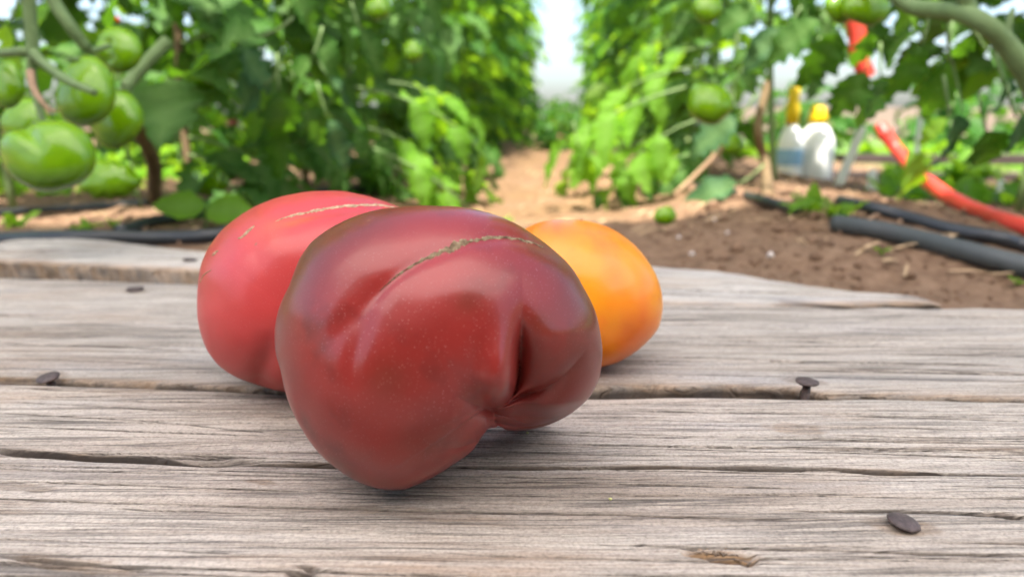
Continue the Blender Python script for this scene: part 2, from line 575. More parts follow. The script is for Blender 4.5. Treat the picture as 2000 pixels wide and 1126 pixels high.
def ground_material():
    t = NT('soil')
    v = t.coord()
    a = t.noise(v, 9, 6, 0.65)
    b = t.noise(v, 60, 5, 0.7)
    g = t.noise(v, 260, 4, 0.7)
    soil = t.ramp(b, [(0.25, (0.065, 0.037, 0.022)), (0.5, (0.17, 0.102, 0.062)), (0.75, (0.28, 0.18, 0.115))])
    soil = t.mix(t.ramp(a, [(0.4, 0.0), (0.7, 0.6)]), soil, (0.205, 0.13, 0.082))
    path = t.ramp(b, [(0.25, (0.09, 0.05, 0.026)), (0.5, (0.165, 0.10, 0.050)), (0.75, (0.24, 0.155, 0.082))])
    c = t.mix(t.math('MULTIPLY', t.attr('path'), t.ramp(t.noise(v, 5, 4, 0.6), [(0.38, 0.35), (0.58, 1.0)])), soil, path)  # patches of browner soil, painted to suggest dappled shade
    far = t.noise(v, 0.6, 3, 0.5)
    dist = t.n('ShaderNodeSeparateXYZ')
    tc = t.n('ShaderNodeTexCoord')
    t.t.links.new(tc.outputs['Object'], dist.inputs[0])
    grs = t.math('MULTIPLY', t.ramp(t.math('MULTIPLY', dist.outputs[0], 0.2), [(0.29, 0.0), (0.36, 1.0)]), t.ramp(far, [(0.3, 0.5), (0.6, 1.0)]))
    c = t.mix(grs, c, (0.10, 0.19, 0.04))
    speck = t.ramp(g, [(0.66, 0.0), (0.72, 0.5)])
    c = t.mix(speck, c, (0.42, 0.36, 0.30))
    nm = t.bump(t.math('ADD', b, t.math('MULTIPLY', g, 0.6)), 0.6, 0.005)
    return t.done(t.bsdf(c, 0.95, nm, 0.15))


ground, (GX, GY, GZ) = build_ground()


def soil_z(x, y):
    i = min(max(np.searchsorted(GX, x) - 1, 0), len(GX) - 2); j = min(max(np.searchsorted(GY, y) - 1, 0), len(GY) - 2)
    fx = (x - GX[i]) / (GX[i + 1] - GX[i]); fy = (y - GY[j]) / (GY[j + 1] - GY[j])
    return float((GZ[i, j] * (1 - fx) + GZ[i + 1, j] * fx) * (1 - fy) + (GZ[i, j + 1] * (1 - fx) + GZ[i + 1, j + 1] * fx) * fy)


def on_soil(px, py):
    """Where the sight line of a photograph pixel meets the soil."""
    d = ray(px, py)
    for t in np.arange(0.4, 9.0, 0.006):
        p = CAM + t * d
        if p[2] <= soil_z(p[0], p[1]):
            break
    return np.array([p[0], p[1], soil_z(p[0], p[1])])


def film_material():
    t = NT('diffusing_film')
    n = t.noise(t.coord(), 1.2, 3, 0.5)
    tr = t.n('ShaderNodeBsdfTranslucent')
    t.put(tr.inputs['Color'], t.mix(n, (0.86, 0.88, 0.90), (0.95, 0.95, 0.95)))
    df = t.n('ShaderNodeBsdfDiffuse')
    df.inputs['Color'].default_value = (0.8, 0.8, 0.8, 1)
    mx = t.n('ShaderNodeMixShader')
    mx.inputs[0].default_value = 0.22
    t.t.links.new(tr.outputs[0], mx.inputs[1]); t.t.links.new(df.outputs[0], mx.inputs[2])
    return t.done(mx.outputs[0])


def build_light_cover():
    # unseen milky film added above and behind the lens to shade and soften the sun
    xs = np.linspace(-2.3, 2.3, 41); ys = np.linspace(-3.4, 0.1, 15)
    X, Y = np.meshgrid(xs, ys, indexing='ij')
    Z = 2.35 - 0.16 * X ** 2 + 0.012 * np.sin(Y * 9)
    me = make_mesh('light_cover', np.stack([X, Y, Z], -1).reshape(-1, 3), grid_faces(41, 15), film_material())
    root = tag(link('added_light_cover', me), kind='structure')
    for y in (-3.4, -1.7, 0.1):
        pts = [(x, y, 2.33 - 0.16 * x * x) for x in np.linspace(-2.3, 2.3, 25)]
        pts = [(-2.3, y, -0.05)] + pts + [(2.3, y, -0.05)]
        V, F = tube(pts, 0.016, 8)
        part('hoop', V, F, M_WHITE, root)


build_light_cover()


def build_dark_screen():
    # unseen dark screen added behind the lens to darken reflections in the tomatoes
    xs = np.linspace(-2.3, 2.3, 60); zs = np.linspace(-0.05, 1.55, 12)
    X, Z = np.meshgrid(xs, zs, indexing='ij')
    Y = -1.5 + 0.03 * np.sin(X * 7) + 0.02 * vnoise(np.stack([X * 3, Z * 3], -1), 2)
    me = make_mesh('dark_screen', np.stack([X, Y, Z], -1).reshape(-1, 3), grid_faces(60, 12), simple('dark_screen_cloth', (0.020, 0.045, 0.022), 0.9))
    tag(link('added_dark_screen', me), kind='structure')


build_dark_screen()


# ------------------------------------------------------------------ weathered boards
def crack_px(pts, w, d, raw=0.0):
    p = np.array(pts, float)
    xs = np.arange(p[0, 0], p[-1, 0] + 1, 8)
    W = on_plane(xs, np.interp(xs, p[:, 0], p[:, 1]), 0.0)
    return dict(x=W[:, 0], y=W[:, 1], w=w, d=d, raw=raw)


def random_cracks(n, near, far, x0, x1, seed, wr=(0.00022, 0.00042), dr=(0.0010, 0.0026)):
    rg = np.random.default_rng(seed)
    out = []
    for _ in range(n):
        L = rg.uniform(0.06, 0.40)
        xa = rg.uniform(x0 - 0.1, x1); xs = np.arange(xa, xa + L, 0.004)
        s = rg.uniform(0.02, 0.98)
        y = near(xa) + s * (far(xa) - near(xa)) - 0.055 * (xs - xa)
        y = y + 0.0013 * vnoise(np.stack([xs * 14, np.full_like(xs, rg.uniform(0, 99))], -1), 4) + 0.00035 * vnoise(np.stack([xs * 110, np.full_like(xs, rg.uniform(0, 99))], -1), 9)
        out.append(dict(x=xs, y=y, w=rg.uniform(*wr), d=rg.uniform(*dr), raw=0.0))
    return out


def build_board(name, near, far, xs, rows, cracks, mat, label, seed, thick=0.045, lift=None, pits=(), raw_near=0.0, raw_far=0.0, round_near=0.004, round_far=0.004, shade_near=0.0, drop_near=0.0045):
    N, Fa = near(xs), far(xs)
    s = rows
    Y = N[:, None] + s[None, :] * (Fa - N)[:, None]
    X = np.repeat(xs[:, None], len(s), 1)
    G = Y + 0.055 * X                                     # across-the-grain coordinate
    z = 0.0012 * fbm(np.stack([X * 4, G * 14], -1), seed, 3)
    z += 0.00055 * fbm(np.stack([X * 9, G * 170], -1), seed + 5, 3)
    z += 0.00022 * vnoise(np.stack([X * 25, G * 800], -1), seed + 9)
    raw = np.zeros_like(z); stain_shade = np.zeros_like(z)
    dn, df = Y - N[:, None], Fa[:, None] - Y
    z -= drop_near * np.exp(-np.abs(dn) / round_near) + 0.0045 * np.exp(-np.abs(df) / round_far)
    raw += raw_near * np.exp(-(dn / 0.003) ** 2) + raw_far * np.exp(-(df / 0.003) ** 2)
    for c in cracks:
        yc = np.interp(xs, c['x'], c['y'])
        t = (xs - c['x'][0]) / (c['x'][-1] - c['x'][0])
        env = np.clip(np.minimum(t, 1 - t) * 7, 0, 1) * ((t >= 0) & (t <= 1))
        if 'env' in c: env = c['env'](xs)
        w = c['w'] * (0.55 + 0.9 * (0.5 + 0.5 * vnoise(np.stack([xs * 45, np.full_like(xs, c['y'][0] * 900)], -1), 3))) * (0.35 + 0.65 * env)
        q = (Y - yc[:, None]) / w[:, None]
        prof = np.exp(-np.abs(q) ** 5) * env[:, None]
        z -= c['d'] * prof
        stain_shade += min(1.0, 0.35 + 260 * c['d']) * c.get('dirt_shade', 0.95) * np.exp(-np.abs((q - 0.25) / 1.2) ** 6) * np.minimum(1, 1.6 * env)[:, None]  # dirt plus painted shade on the far wall, as if undercut
        if c['raw']:
            raw += c['raw'] * np.exp(-((q - 0.9) / 0.8) ** 2) * env[:, None] * (0.5 + 0.5 * vnoise(np.stack([xs * 30, xs * 0], -1), 12))[:, None]
    for (px, py, rx, ry, dep, st, *wt) in pits:
        wt = wt[0] if wt else 1.0
        c = on_plane(px, py, 0.0)
        q = np.sqrt(((X - c[0]) / rx) ** 2 + ((G - c[1] - 0.055 * c[0] + 0.14 * (X - c[0])) / ry) ** 2)
        q = q * (1 + 0.25 * vnoise(np.stack([X * 300, Y * 300], -1), 31))
        m = sstep(1.15, 0.7, q)
        z -= dep * m * (0.7 + 0.6 * vnoise(np.stack([X * 200, G * 900], -1), 33))
        raw += wt * (1 - st) * m; stain_shade += wt * st * m
    if lift is not None:
        z += lift(xs)[:, None]
    nx, ns = z.shape
    top = np.stack([X, Y, z], -1)
    if drop_near < 0.002:                                 # a torn, ragged lip
        rag = 0.0022 * fbm(np.stack([xs * 55, xs * 0], -1), seed + 3, 4) * (0.5 + 0.5 * vnoise(np.stack([xs * 9, xs * 0], -1), seed + 8))
        top[:, :8, 1] += rag[:, None] * np.linspace(1, 0, 8)[None, :]
        top[:, 0, 2] -= 0.0006 + 0.0012 * np.abs(vnoise(np.stack([xs * 120, xs * 0], -1), seed + 6))
    lo1 = top[:, :1].copy(); lo1[:, :, 2] = -thick; lo1[:, :, 1] += 0.002
    lo2 = top[:, -1:].copy(); lo2[:, :, 2] = -thick; lo2[:, :, 1] -= 0.002
    md1 = top[:, :1].copy(); md1[:, :, 2] -= 0.0028; md1[:, :, 1] += 0.0015 * vnoise(np.stack([xs * 90, xs * 0], -1), seed)[:, None]
    md2 = top[:, -1:].copy(); md2[:, :, 2] -= 0.012
    A = np.concatenate([lo1, md1, top, md2, lo2], 1)
    r = np.concatenate([np.full((nx, 2), raw_near), raw, np.full((nx, 2), raw_far)], 1)
    sn = np.concatenate([np.repeat(np.broadcast_to(np.asarray(shade_near, float), (nx,))[:, None], 2, 1), stain_shade, np.zeros((nx, 2))], 1)  # near side faces painted dark to stand for shade in the gaps
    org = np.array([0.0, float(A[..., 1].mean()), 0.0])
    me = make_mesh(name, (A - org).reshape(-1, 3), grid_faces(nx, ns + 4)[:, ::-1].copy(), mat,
                   attrs={'raw': np.clip(r, 0, 1).ravel(), 'stain_shade': np.clip(sn, 0, 1).ravel()})
    o = link(name, me)
    o.location = org
    return tag(o, label, 'board', 'weathered boards')


def xgrid(a, b, step, lim=1.25):
    return np.concatenate([np.linspace(-lim, a, 25)[:-1], np.arange(a, b, step), np.linspace(b, lim, 25)])


# front board, with the traced splits of the photograph
c_major = crack_px([(-60, 868), (0, 874), (150, 885), (300, 894), (430, 905), (560, 907), (640, 909), (870, 911), (1000, 913), (1150, 912), (1300, 912), (1480, 915), (1620, 915), (1700, 921), (1850, 927), (2060, 933)], 0.00115, 0.0045, 0.55)
xl = on_plane(330, 896)[0]
c_wide = crack_px([(-60, 876), (0, 880), (150, 889), (300, 897), (520, 905)], 0.0026, 0.0024, 0.3)
c_wide['dirt_shade'] = 0.45
traced = [c_major, c_wide] + [crack_px(p, 0.72 * w, d) for p, w, d in [
    ([(-30, 782), (0, 784), (300, 800), (590, 806)], 0.0005, 0.002), ([(-30, 806), (300, 822), (600, 853)], 0.0006, 0.0022),
    ([(-30, 832), (250, 843), (400, 846), (560, 852)], 0.0008, 0.003), ([(-30, 934), (250, 944), (560, 957), (720, 962), (1000, 966), (1160, 968)], 0.0006, 0.0024),
    ([(1120, 874), (1300, 878), (1500, 884), (1660, 886), (2030, 899)], 0.0006, 0.0024), ([(1080, 967), (1300, 966), (1575, 962), (1700, 966)], 0.0004, 0.0016),
    ([(1500, 992), (1600, 995), (1730, 996), (1860, 1000), (2040, 1011)], 0.0007, 0.0028), ([(1110, 817), (1310, 817)], 0.0005, 0.002), ([(1600, 814), (1820, 820), (2020, 826)], 0.0005, 0.002),
    ([(1130, 790), (1380, 786)], 0.0004, 0.0016), ([(930, 880), (1200, 890), (1420, 890)], 0.0005, 0.002), ([(1350, 1058), (1600, 1062), (1750, 1064)], 0.0004, 0.0014),
    ([(560, 1098), (640, 1112), (700, 1118), (900, 1120)], 0.0008, 0.002), ([(0, 1085), (160, 1095), (300, 1110)], 0.0009, 0.0018), ([(1660, 1090), (1900, 1096), (2030, 1090)], 0.0004, 0.0014),
    ([(-30, 752), (120, 760), (380, 770), (590, 776)], 0.0005, 0.0018), ([(1160, 798), (1500, 800), (1640, 803)], 0.0004, 0.0015), ([(1620, 850), (1800, 855), (2030, 862)], 0.0005, 0.002)]]
front_near = lambda x: np.full_like(np.asarray(x, float), 0.03) - 0.055 * np.asarray(x, float)
rows = np.concatenate([np.linspace(0, 0.44, 12), np.linspace(0.45, 1, 680)])
xs_f = xgrid(-0.27, 0.27, 0.0022)
in_view = lambda x: FRONT_FAR(x) - 0.165
front_board = build_board('board', front_near, FRONT_FAR, xs_f, rows,
                          traced + random_cracks(75, in_view, FRONT_FAR, -0.27, 0.25, 11), M_WOOD_FRONT,
                          'broad weathered grey board nearest the lens, carrying the maroon tomato', 3,
                          pits=[(1412, 1081, 0.0090, 0.0036, 0.0035, 0.15), (1960, 1006, 0.005, 0.0018, 0.002, 0.7), (592, 1119, 0.005, 0.0025, 0.003, 0.8), (925, 1119, 0.0018, 0.0012, 0.003, 1.0), (40, 945, 0.012, 0.003, 0.0006, 0.6, 0.5), (1768, 1026, 0.0095, 0.0052, 0.0003, 0.45, 0.5), (1600, 778, 0.010, 0.003, 0.0002, 0.4, 0.5), (830, 1000, 0.03, 0.004, 0.0001, 0.1, 0.18), (1560, 840, 0.012, 0.006, 0.0001, 0.0, 0.3), (515, 938, 0.006, 0.002, 0.0001, 0.3, 0.5), (150, 1100, 0.02, 0.004, 0.0004, 0.1, 0.3)],
                          raw_far=0.25, round_far=0.002)
rows = np.linspace(0, 1, 560)
xs_m = xgrid(-0.50, 0.50, 0.0038)
mid_tr = [crack_px(p, w, d) for p, w, d in [([(1180, 693), (1400, 700), (1540, 706), (1700, 708), (1900, 712), (2030, 716)], 0.0007, 0.003), ([(1140, 668), (1500, 663), (1660, 668)], 0.0006, 0.002),
          ([(1700, 690), (2030, 694)], 0.0006, 0.002), ([(1660, 640), (1850, 642), (2030, 640)], 0.0006, 0.002), ([(-20, 668), (200, 676), (400, 684)], 0.0006, 0.0014), ([(-20, 700), (240, 706), (400, 716)], 0.0005, 0.0012)]]
middle_board = build_board('board', MID_NEAR, MID_FAR, xs_m, rows, mid_tr + random_cracks(60, MID_NEAR, MID_FAR, -0.5, 0.48, 23, (0.0004, 0.0007), (0.0008, 0.002)), M_WOOD_MID,
                           'wide grey weathered board in the middle, under the red and orange tomatoes', 17,
                           pits=[(1547, 706, 0.0035, 0.0016, 0.005, 1.0), (1130, 741, 0.002, 0.001, 0.002, 0.8), (1573, 745, 0.010, 0.005, 0.0002, 0.5, 0.5), (97, 728, 0.010, 0.005, 0.0002, 0.4, 0.5), (265, 570, 0.011, 0.008, 0.0002, 0.5, 0.5)], raw_near=0.35, raw_far=0.15, round_near=0.0012, shade_near=0.8, drop_near=0.0008)
xs_b = np.concatenate([np.linspace(-1.25, -0.62, 20)[:-1], np.arange(-0.62, TIP_X, 0.004), [TIP_X]])
lift = lambda x: 0.007 * sstep(0.25, -0.1, x) - 0.0015
far_board = build_board('board', FAR_NEAR, FAR_FAR, xs_b, np.linspace(0, 1, 130),
                        [crack_px([(1325, 566), (1400, 566), (1440, 556)], 0.0012, 0.004)] + random_cracks(22, FAR_NEAR, FAR_FAR, -0.6, 0.3, 37, (0.0006, 0.0014), (0.001, 0.003)), M_WOOD_FAR,
                        'pale board at the back whose broken end tapers to a splinter', 29, lift=lift, raw_near=0.55, raw_far=0.1, shade_near=0.95 * sstep(0.12, 0.20, xs_b))  # face near the tip painted dark, as shade under the splinter


def gap_splinters():
    """Torn brown wood showing in the joint between the front and middle boards, a part of the middle board."""
    xs = np.arange(-0.45, 0.45, 0.0016)
    n, f = FRONT_FAR(xs) - 0.003, MID_NEAR(xs) + 0.003
    s = np.linspace(0, 1, 14)
    Y = n[:, None] + s * (f - n)[:, None]
    X = np.repeat(xs[:, None], 14, 1)
    z = -0.012 + 0.005 * fbm(np.stack([X * 42, Y * 330], -1), 51, 4) + 0.003 * s[None, :] ** 2
    o = part('splintered_edge', np.stack([X, Y, z], -1).reshape(-1, 3), grid_faces(len(xs), 14)[:, ::-1].copy(), M_WOOD_MID, middle_board,
             attrs={'raw': np.ones(X.size), 'stain_shade': np.clip(0.5 + 0.5 * sstep(-0.5, 0.0, vnoise(np.stack([X * 30, Y * 200], -1), 61)), 0, 1).ravel()})  # mostly painted dark so the joint looks deep and shaded


gap_splinters()


def knot_fibres():
    rg = random.Random(4)
    for k in range(34):
        px, py = 1412 + rg.gauss(0, 26), 1081 + rg.gauss(0, 7)
        py += (px - 1412) * 0.22
        b = on_plane(px, py, -0.0022)
        a = rg.gauss(0.1, 0.5)
        L = rg.uniform(0.001, 0.0032)
        e = b + np.array([L * math.cos(a) * rg.choice((-1, 1)), L * math.sin(a), rg.uniform(0.0001, 0.0014)])
        V, F = tube(smooth_path([b, (b + e) / 2 + np.array([0, 0, 0.0005]), e], 4), [0.00035, 0.0004, 0.00025, 0.00008], 4)
        part('splinter', V, F, M_WOOD_FRONT, front_board, attrs={'raw': np.full(len(V), 0.5), 'stain_shade': np.full(len(V), rg.uniform(0.1, 0.6))})


knot_fibres()


# ------------------------------------------------------------------ nails
def nail(px, py, r, label, tilt=(0, 0), rise=0.0008, shank=0.02, zoff=0.0, squash=1.0):
    c = on_plane(px, py, zoff)
    ax = Vector((tilt[0], tilt[1], 1)).normalized()
    root = thing('nail', c, label, 'nail', 'nails in the boards')
    top = c + np.array(ax) * rise
    prof = [(r * 0.35, 0.0), (r * 0.92, 0.0001), (r, 0.0006), (r * 0.97, 0.0011), (r * 0.7, 0.0015), (r * 0.25, 0.0017)]
    V, F = lathe(prof, 20, top, ax)
    V = V + 0.00022 * np.stack([vnoise(V * 420 + 9 * k, 71 + k) for k in range(3)], -1)
    V[:, 0] = c[0] + (V[:, 0] - c[0]) * squash
    part('head', V, F, M_RUST, root)
    V, F = lathe([(0.0017, -shank), (0.0019, 0.0003)], 10, top, ax)
    part('shank', V, F, M_RUST, root)
    return root


nail(1763, 1024, 0.0049, 'flat rusty nail head in the front board, lower corner beside a long split', (0.18, -0.10), 0.0003)
nail(1573, 772, 0.0052, 'rusty nail standing proud of the joint, its shank showing', (0.02, -0.04), 0.0062, 0.024)
nail(97, 743, 0.0052, 'rusty nail with tilted head in the joint left of the red tomato', (-0.10, -0.25), 0.0012, 0.02)
nail(265, 568, 0.0063, 'dark nail head on the middle board behind the red tomato', (0.0, -0.05), 0.0011, 0.02)
nail(371, 521, 0.0060, 'dark nail sunk in the pale back board beside the red tomato', (0.1, 0.0), 0.006, 0.02)

# ------------------------------------------------------------------ tomatoes
def seg_dist(px, py, line):
    """Distance to a polyline, the side (sign) and the position along it 0..1."""
    line = np.asarray(line, float)
    L = np.concatenate([[0], np.cumsum(np.hypot(*np.diff(line, axis=0).T))])
    best = np.full(px.shape, 1e9); side = np.zeros(px.shape); par = np.zeros(px.shape)
    for k in range(len(line) - 1):
        a, b = line[k], line[k + 1]
        d = b - a; ll = d @ d
        t = np.clip(((px - a[0]) * d[0] + (py - a[1]) * d[1]) / ll, 0, 1)
        qx, qy = px - a[0] - t * d[0], py - a[1] - t * d[1]
        dist = np.hypot(qx, qy)
        m = dist < best
        best = np.where(m, dist, best)
        side = np.where(m, np.sign(d[0] * qy - d[1] * qx), side)
        par = np.where(m, (L[k] + t * math.sqrt(ll)) / L[-1], par)
    return best, side, par


def valley(px, py, line, depth, w_a, w_b, fade=(0.25, 0.25), grow=None):
    """A crease: negative displacement, with its own width on either side and faded ends."""
    d, s, t = seg_dist(px, py, smooth_path(line, 24))
    w = np.where(s > 0, w_a, w_b)
    env = np.ones_like(t)
    if fade[0]: env *= sstep(-0.02, fade[0], t)
    if fade[1]: env *= sstep(1.02, 1 - fade[1], t)
    if grow is not None: env *= np.interp(t, np.linspace(0, 1, len(grow)), grow)
    return -depth * env / (1 + (d / w) ** 2) ** 1.3


def bulge(px, py, x, y, rx, ry, amp, rot=0.0):
    c, s = math.cos(math.radians(rot)), math.sin(math.radians(rot))
    dx, dy = px - x, py - y
    u, v = (c * dx + s * dy) / rx, (-s * dx + c * dy) / ry
    return amp * np.exp(-(u * u + v * v))


def fruit_body(outline, centre, front, back, nth, nph, bumps=None, push=None, e=0.92, folds=None, rest=0.0, dist=None, ribs=0, ribamp=0.0):
    """Closed fruit surface: silhouette through the traced outline, its own depth front and back (pixels), creases by normal displacement.
    With dist None the distance is solved so that its lowest point lies on height rest."""
    ol = np.array(outline, float)
    ang = np.unwrap(np.arctan2(-(ol[:, 1] - centre[1]), ol[:, 0] - centre[0]))
    if ang[-1] < ang[0]:
        ol, ang = ol[::-1], ang[::-1]
    k = 2 * math.pi
    ang3 = np.concatenate([ang - k, ang, ang + k]); X3 = np.tile(ol[:, 0], 3); Y3 = np.tile(ol[:, 1], 3)
    o = np.argsort(ang3)
    ang3, X3, Y3 = ang3[o], X3[o], Y3[o]
    th = np.linspace(0, k, nth, endpoint=False)
    R3 = np.hypot(X3 - centre[0], Y3 - centre[1])
    R = np.interp(th, ang3, R3)
    ker = np.hanning(max(5, nth // 95)); ker /= ker.sum()
    R = np.real(np.fft.ifft(np.fft.fft(R) * np.fft.fft(np.roll(np.pad(ker, (0, nth - len(ker))), -(len(ker) // 2)))))
    R *= math.sqrt(max(0.5, 1 - (front / FPX) ** 2 * 0.9))
    ph = np.linspace(0, math.pi, nph)
    sr = np.sin(ph) ** e
    cz = np.sign(np.cos(ph)) * np.abs(np.cos(ph)) ** e
    depth = np.where(cz > 0, cz * front, cz * back)
    nk = max(9, nth // 9); ker = np.hanning(nk); ker /= ker.sum()
    Rs = np.real(np.fft.ifft(np.fft.fft(R) * np.fft.fft(np.roll(np.pad(ker, (0, nth - nk)), -(nk // 2)))))
    wgt = np.sin(ph)[None, :] ** 14
    ring = (R[:, None] * wgt + np.minimum(Rs, R * 1.35)[:, None] * (1 - wgt)) * sr[None, :]
    if ribs:
        ring = ring * (1 + ribamp * np.cos(ribs * th + 0.7)[:, None] * np.sin(ph)[None, :] ** 0.5)
    # unit-distance geometry: pixels / FPX
    a = (centre[0] - 1000 + ring * np.cos(th)[:, None]) / FPX
    b = (563 - centre[1] + ring * np.sin(th)[:, None]) / FPX
    P = FWD + a[..., None] * RIGHT + b[..., None] * UP
    cd = FWD + (centre[0] - 1000) / FPX * RIGHT + (563 - centre[1]) / FPX * UP
    P = P - (np.broadcast_to(depth / FPX, ring.shape))[..., None] * cd / np.linalg.norm(cd)
    Q = CAM + P
    px, py, dz = proj(Q.reshape(-1, 3))
    px = px.reshape(ring.shape); py = py.reshape(ring.shape)

    def normals(P):
        du = np.roll(P, -1, 0) - np.roll(P, 1, 0)
        dv = np.gradient(P, axis=1)
        n = np.cross(du, dv)
        n /= np.linalg.norm(n, axis=-1)[..., None] + 1e-12
        sgn = np.sign((n * (P - cd)).sum(-1)).mean()
        return n * (1 if sgn > 0 else -1)
    n = normals(P)
    n[:, 0] = n[:, 1].mean(0); n[:, -1] = n[:, -2].mean(0)
    if bumps is not None:
        vd = -P / np.linalg.norm(P, axis=-1)[..., None]
        facing = sstep(-0.15, 0.25, (n * vd).sum(-1))
        P = P + n * (bumps(px, py) * facing / FPX)[..., None]
        if folds is not None:
            P = P * (1 + folds(px, py) * facing / FPX)[..., None]
    if push is not None:
        P = P * (1 + push(px, py))[..., None]
    P[:, 0] = P[:, 0].mean(0); P[:, -1] = P[:, -1].mean(0)
    if dist is None:
        dist = (H - rest) / -P[..., 2].min()
    V = CAM + dist * P
    return V, px, py, dist


def place_fruit(name, V, mat, label, cat, group=None, attrs=None):
    nth, nph = V.shape[:2]
    F = grid_faces(nth, nph, True)
    low = V.reshape(-1, 3)[V[..., 2].argmin()]
    ctr = V.reshape(-1, 3).mean(0)
    root = thing(name, (ctr[0], ctr[1], low[2]), label, cat, group)
    flat = V.reshape(-1, 3)
    # orient outward
    f = F[len(F) // 2]
    nn = np.cross(flat[f[1]] - flat[f[0]], flat[f[2]] - flat[f[0]])
    if nn @ (flat[f].mean(0) - ctr) < 0:
        F = F[:, ::-1].copy()
    z = np.zeros(len(flat))
    at_ = {'tint': z, 'flush': z}
    at_.update({k: v.ravel() for k, v in (attrs or {}).items()})
    skin = part('skin', flat, F, mat, root, attrs=at_)
    return root, BVHTree.FromPolygons([Vector(v) for v in flat], [list(map(int, q)) for q in F])


def scar(root, bvh, line, widths, raise_=0.0005, seed=0, jag=0.35, name='scar', mat=None):
    """Corky seam lying on the skin: a raised ragged ribbon along a traced line."""
    C = smooth_path(line, 12 * len(line))
    W = np.interp(np.linspace(0, 1, len(C)), np.linspace(0, 1, len(widths)), widths)
    T = np.gradient(C, axis=0); T /= np.linalg.norm(T, axis=1)[:, None]
    Nn = np.stack([-T[:, 1], T[:, 0]], -1)
    cols = np.linspace(-1, 1, 9)
    V = []
    for i, c in enumerate(C):
        ja = 1 + jag * vnoise(np.array([[i * 0.55, seed]]), 81)[0] + 0.5 * jag * vnoise(np.array([[i * 1.3, seed + 3]]), 82)[0]
        jb = 1 + jag * vnoise(np.array([[i * 0.55, seed + 9]]), 83)[0] + 0.5 * jag * vnoise(np.array([[i * 1.3, seed + 5]]), 84)[0]
        for s in cols:
            w = W[i] * 0.5 * (ja if s < 0 else jb)
            q = c + Nn[i] * s * w
            d = Vector(ray(q[0], q[1])).normalized()
            hit, nrm, _, _ = bvh.ray_cast(Vector(CAM), d, 5.0)
            if hit is None:
                hit, nrm, _, _ = bvh.find_nearest(Vector(CAM + ray(q[0], q[1]) * 0.3))
            if nrm.dot(d) > 0: nrm = -nrm
            h = (1 - abs(s) ** 3) * raise_ * (0.7 + 0.9 * vnoise(np.array([[i * 0.8, s * 3, seed]]), 85)[0]) - 0.00015 * (abs(s) > 0.95)
            V.append(np.array(hit + nrm * h))
    F = grid_faces(len(C), len(cols))
    part(name, np.array(V), F, mat or M_CORK, root)


# the big maroon one in front
OUT_DARK = [(850, 405), (920, 410), (985, 430), (1040, 460), (1090, 502), (1130, 560), (1156, 612), (1172, 680), (1168, 732), (1150, 770), (1110, 805), (1060, 829), (1010, 839),
            (984, 836), (966, 826), (956, 802), (950, 826), (940, 850), (925, 876), (880, 906), (838, 932), (790, 953), (740, 950), (690, 930), (640, 892), (592, 830), (566, 770), (556, 722), (542, 686),
            (539, 645), (548, 602), (570, 560), (586, 510), (610, 475), (650, 446), (710, 421), (780, 408)]


def bumps_dark(x, y):
    b = bulge(x, y, 640, 690, 110, 190, 9) + bulge(x, y, 860, 620, 220, 90, 11, -28) + bulge(x, y, 1085, 600, 110, 130, 12)
    b += bulge(x, y, 760, 830, 150, 130, 8) + bulge(x, y, 760, 470, 190, 60, 3, -8)
    # seam along the top, running on as a furrow down to the left
    b += valley(x, y, [(700, 612), (746, 563), (782, 534), (818, 511), (860, 493), (891, 480), (921, 471), (968, 465), (1009, 468), (1045, 477), (1090, 506), (1120, 545)], 8, 20, 26, (0.12, 0.25))
    b += valley(x, y, [(770, 548), (716, 596), (672, 640), (632, 690), (602, 740)], 9, 44, 40, (0.5, 0.5))
    b += valley(x, y, [(742, 580), (722, 616), (702, 668), (694, 722), (700, 780)], 6, 30, 22, (0.5, 0.5))
    b += bulge(x, y, 1068, 690, 48, 60, 12, 15) + bulge(x, y, 1075, 780, 70, 34, 12, -20) + bulge(x, y, 974, 728, 32, 58, 34, 8) + valley(x, y, [(920, 640), (932, 690), (938, 745), (950, 790)], 9, 30, 24, (0.5, 0.0))
    b += valley(x, y, [(905, 560), (912, 600), (925, 650), (930, 700)], 3, 40, 36, (0.4, 0.5))
    b += 2.5 * fbm(np.stack([x / 90, y / 90], -1), 5, 2)
    return b


def step_fold(x, y, line, depth, w_far, w_near, grow, fade=(0.0, 0.0)):
    """An overlapping fold: on the far side of the line the skin drops back at once and comes up again slowly."""
    d, s, t = seg_dist(x, y, smooth_path(line, 30))
    g = np.interp(np.linspace(0, 1, 121), np.linspace(0, 1, len(grow)), grow)
    k = np.hanning(31); k /= k.sum()
    g = np.convolve(np.pad(g, 15, mode='edge'), k, 'valid')
    env = np.interp(t, np.linspace(0, 1, 121), g)
    d = np.sqrt(d * d + 2.0)
    return depth * env * np.where(s > 0, np.exp(-d / w_near), 0.72 * np.exp(-d / w_far) + 0.28 * np.exp(-d / (3.0 * w_far)))


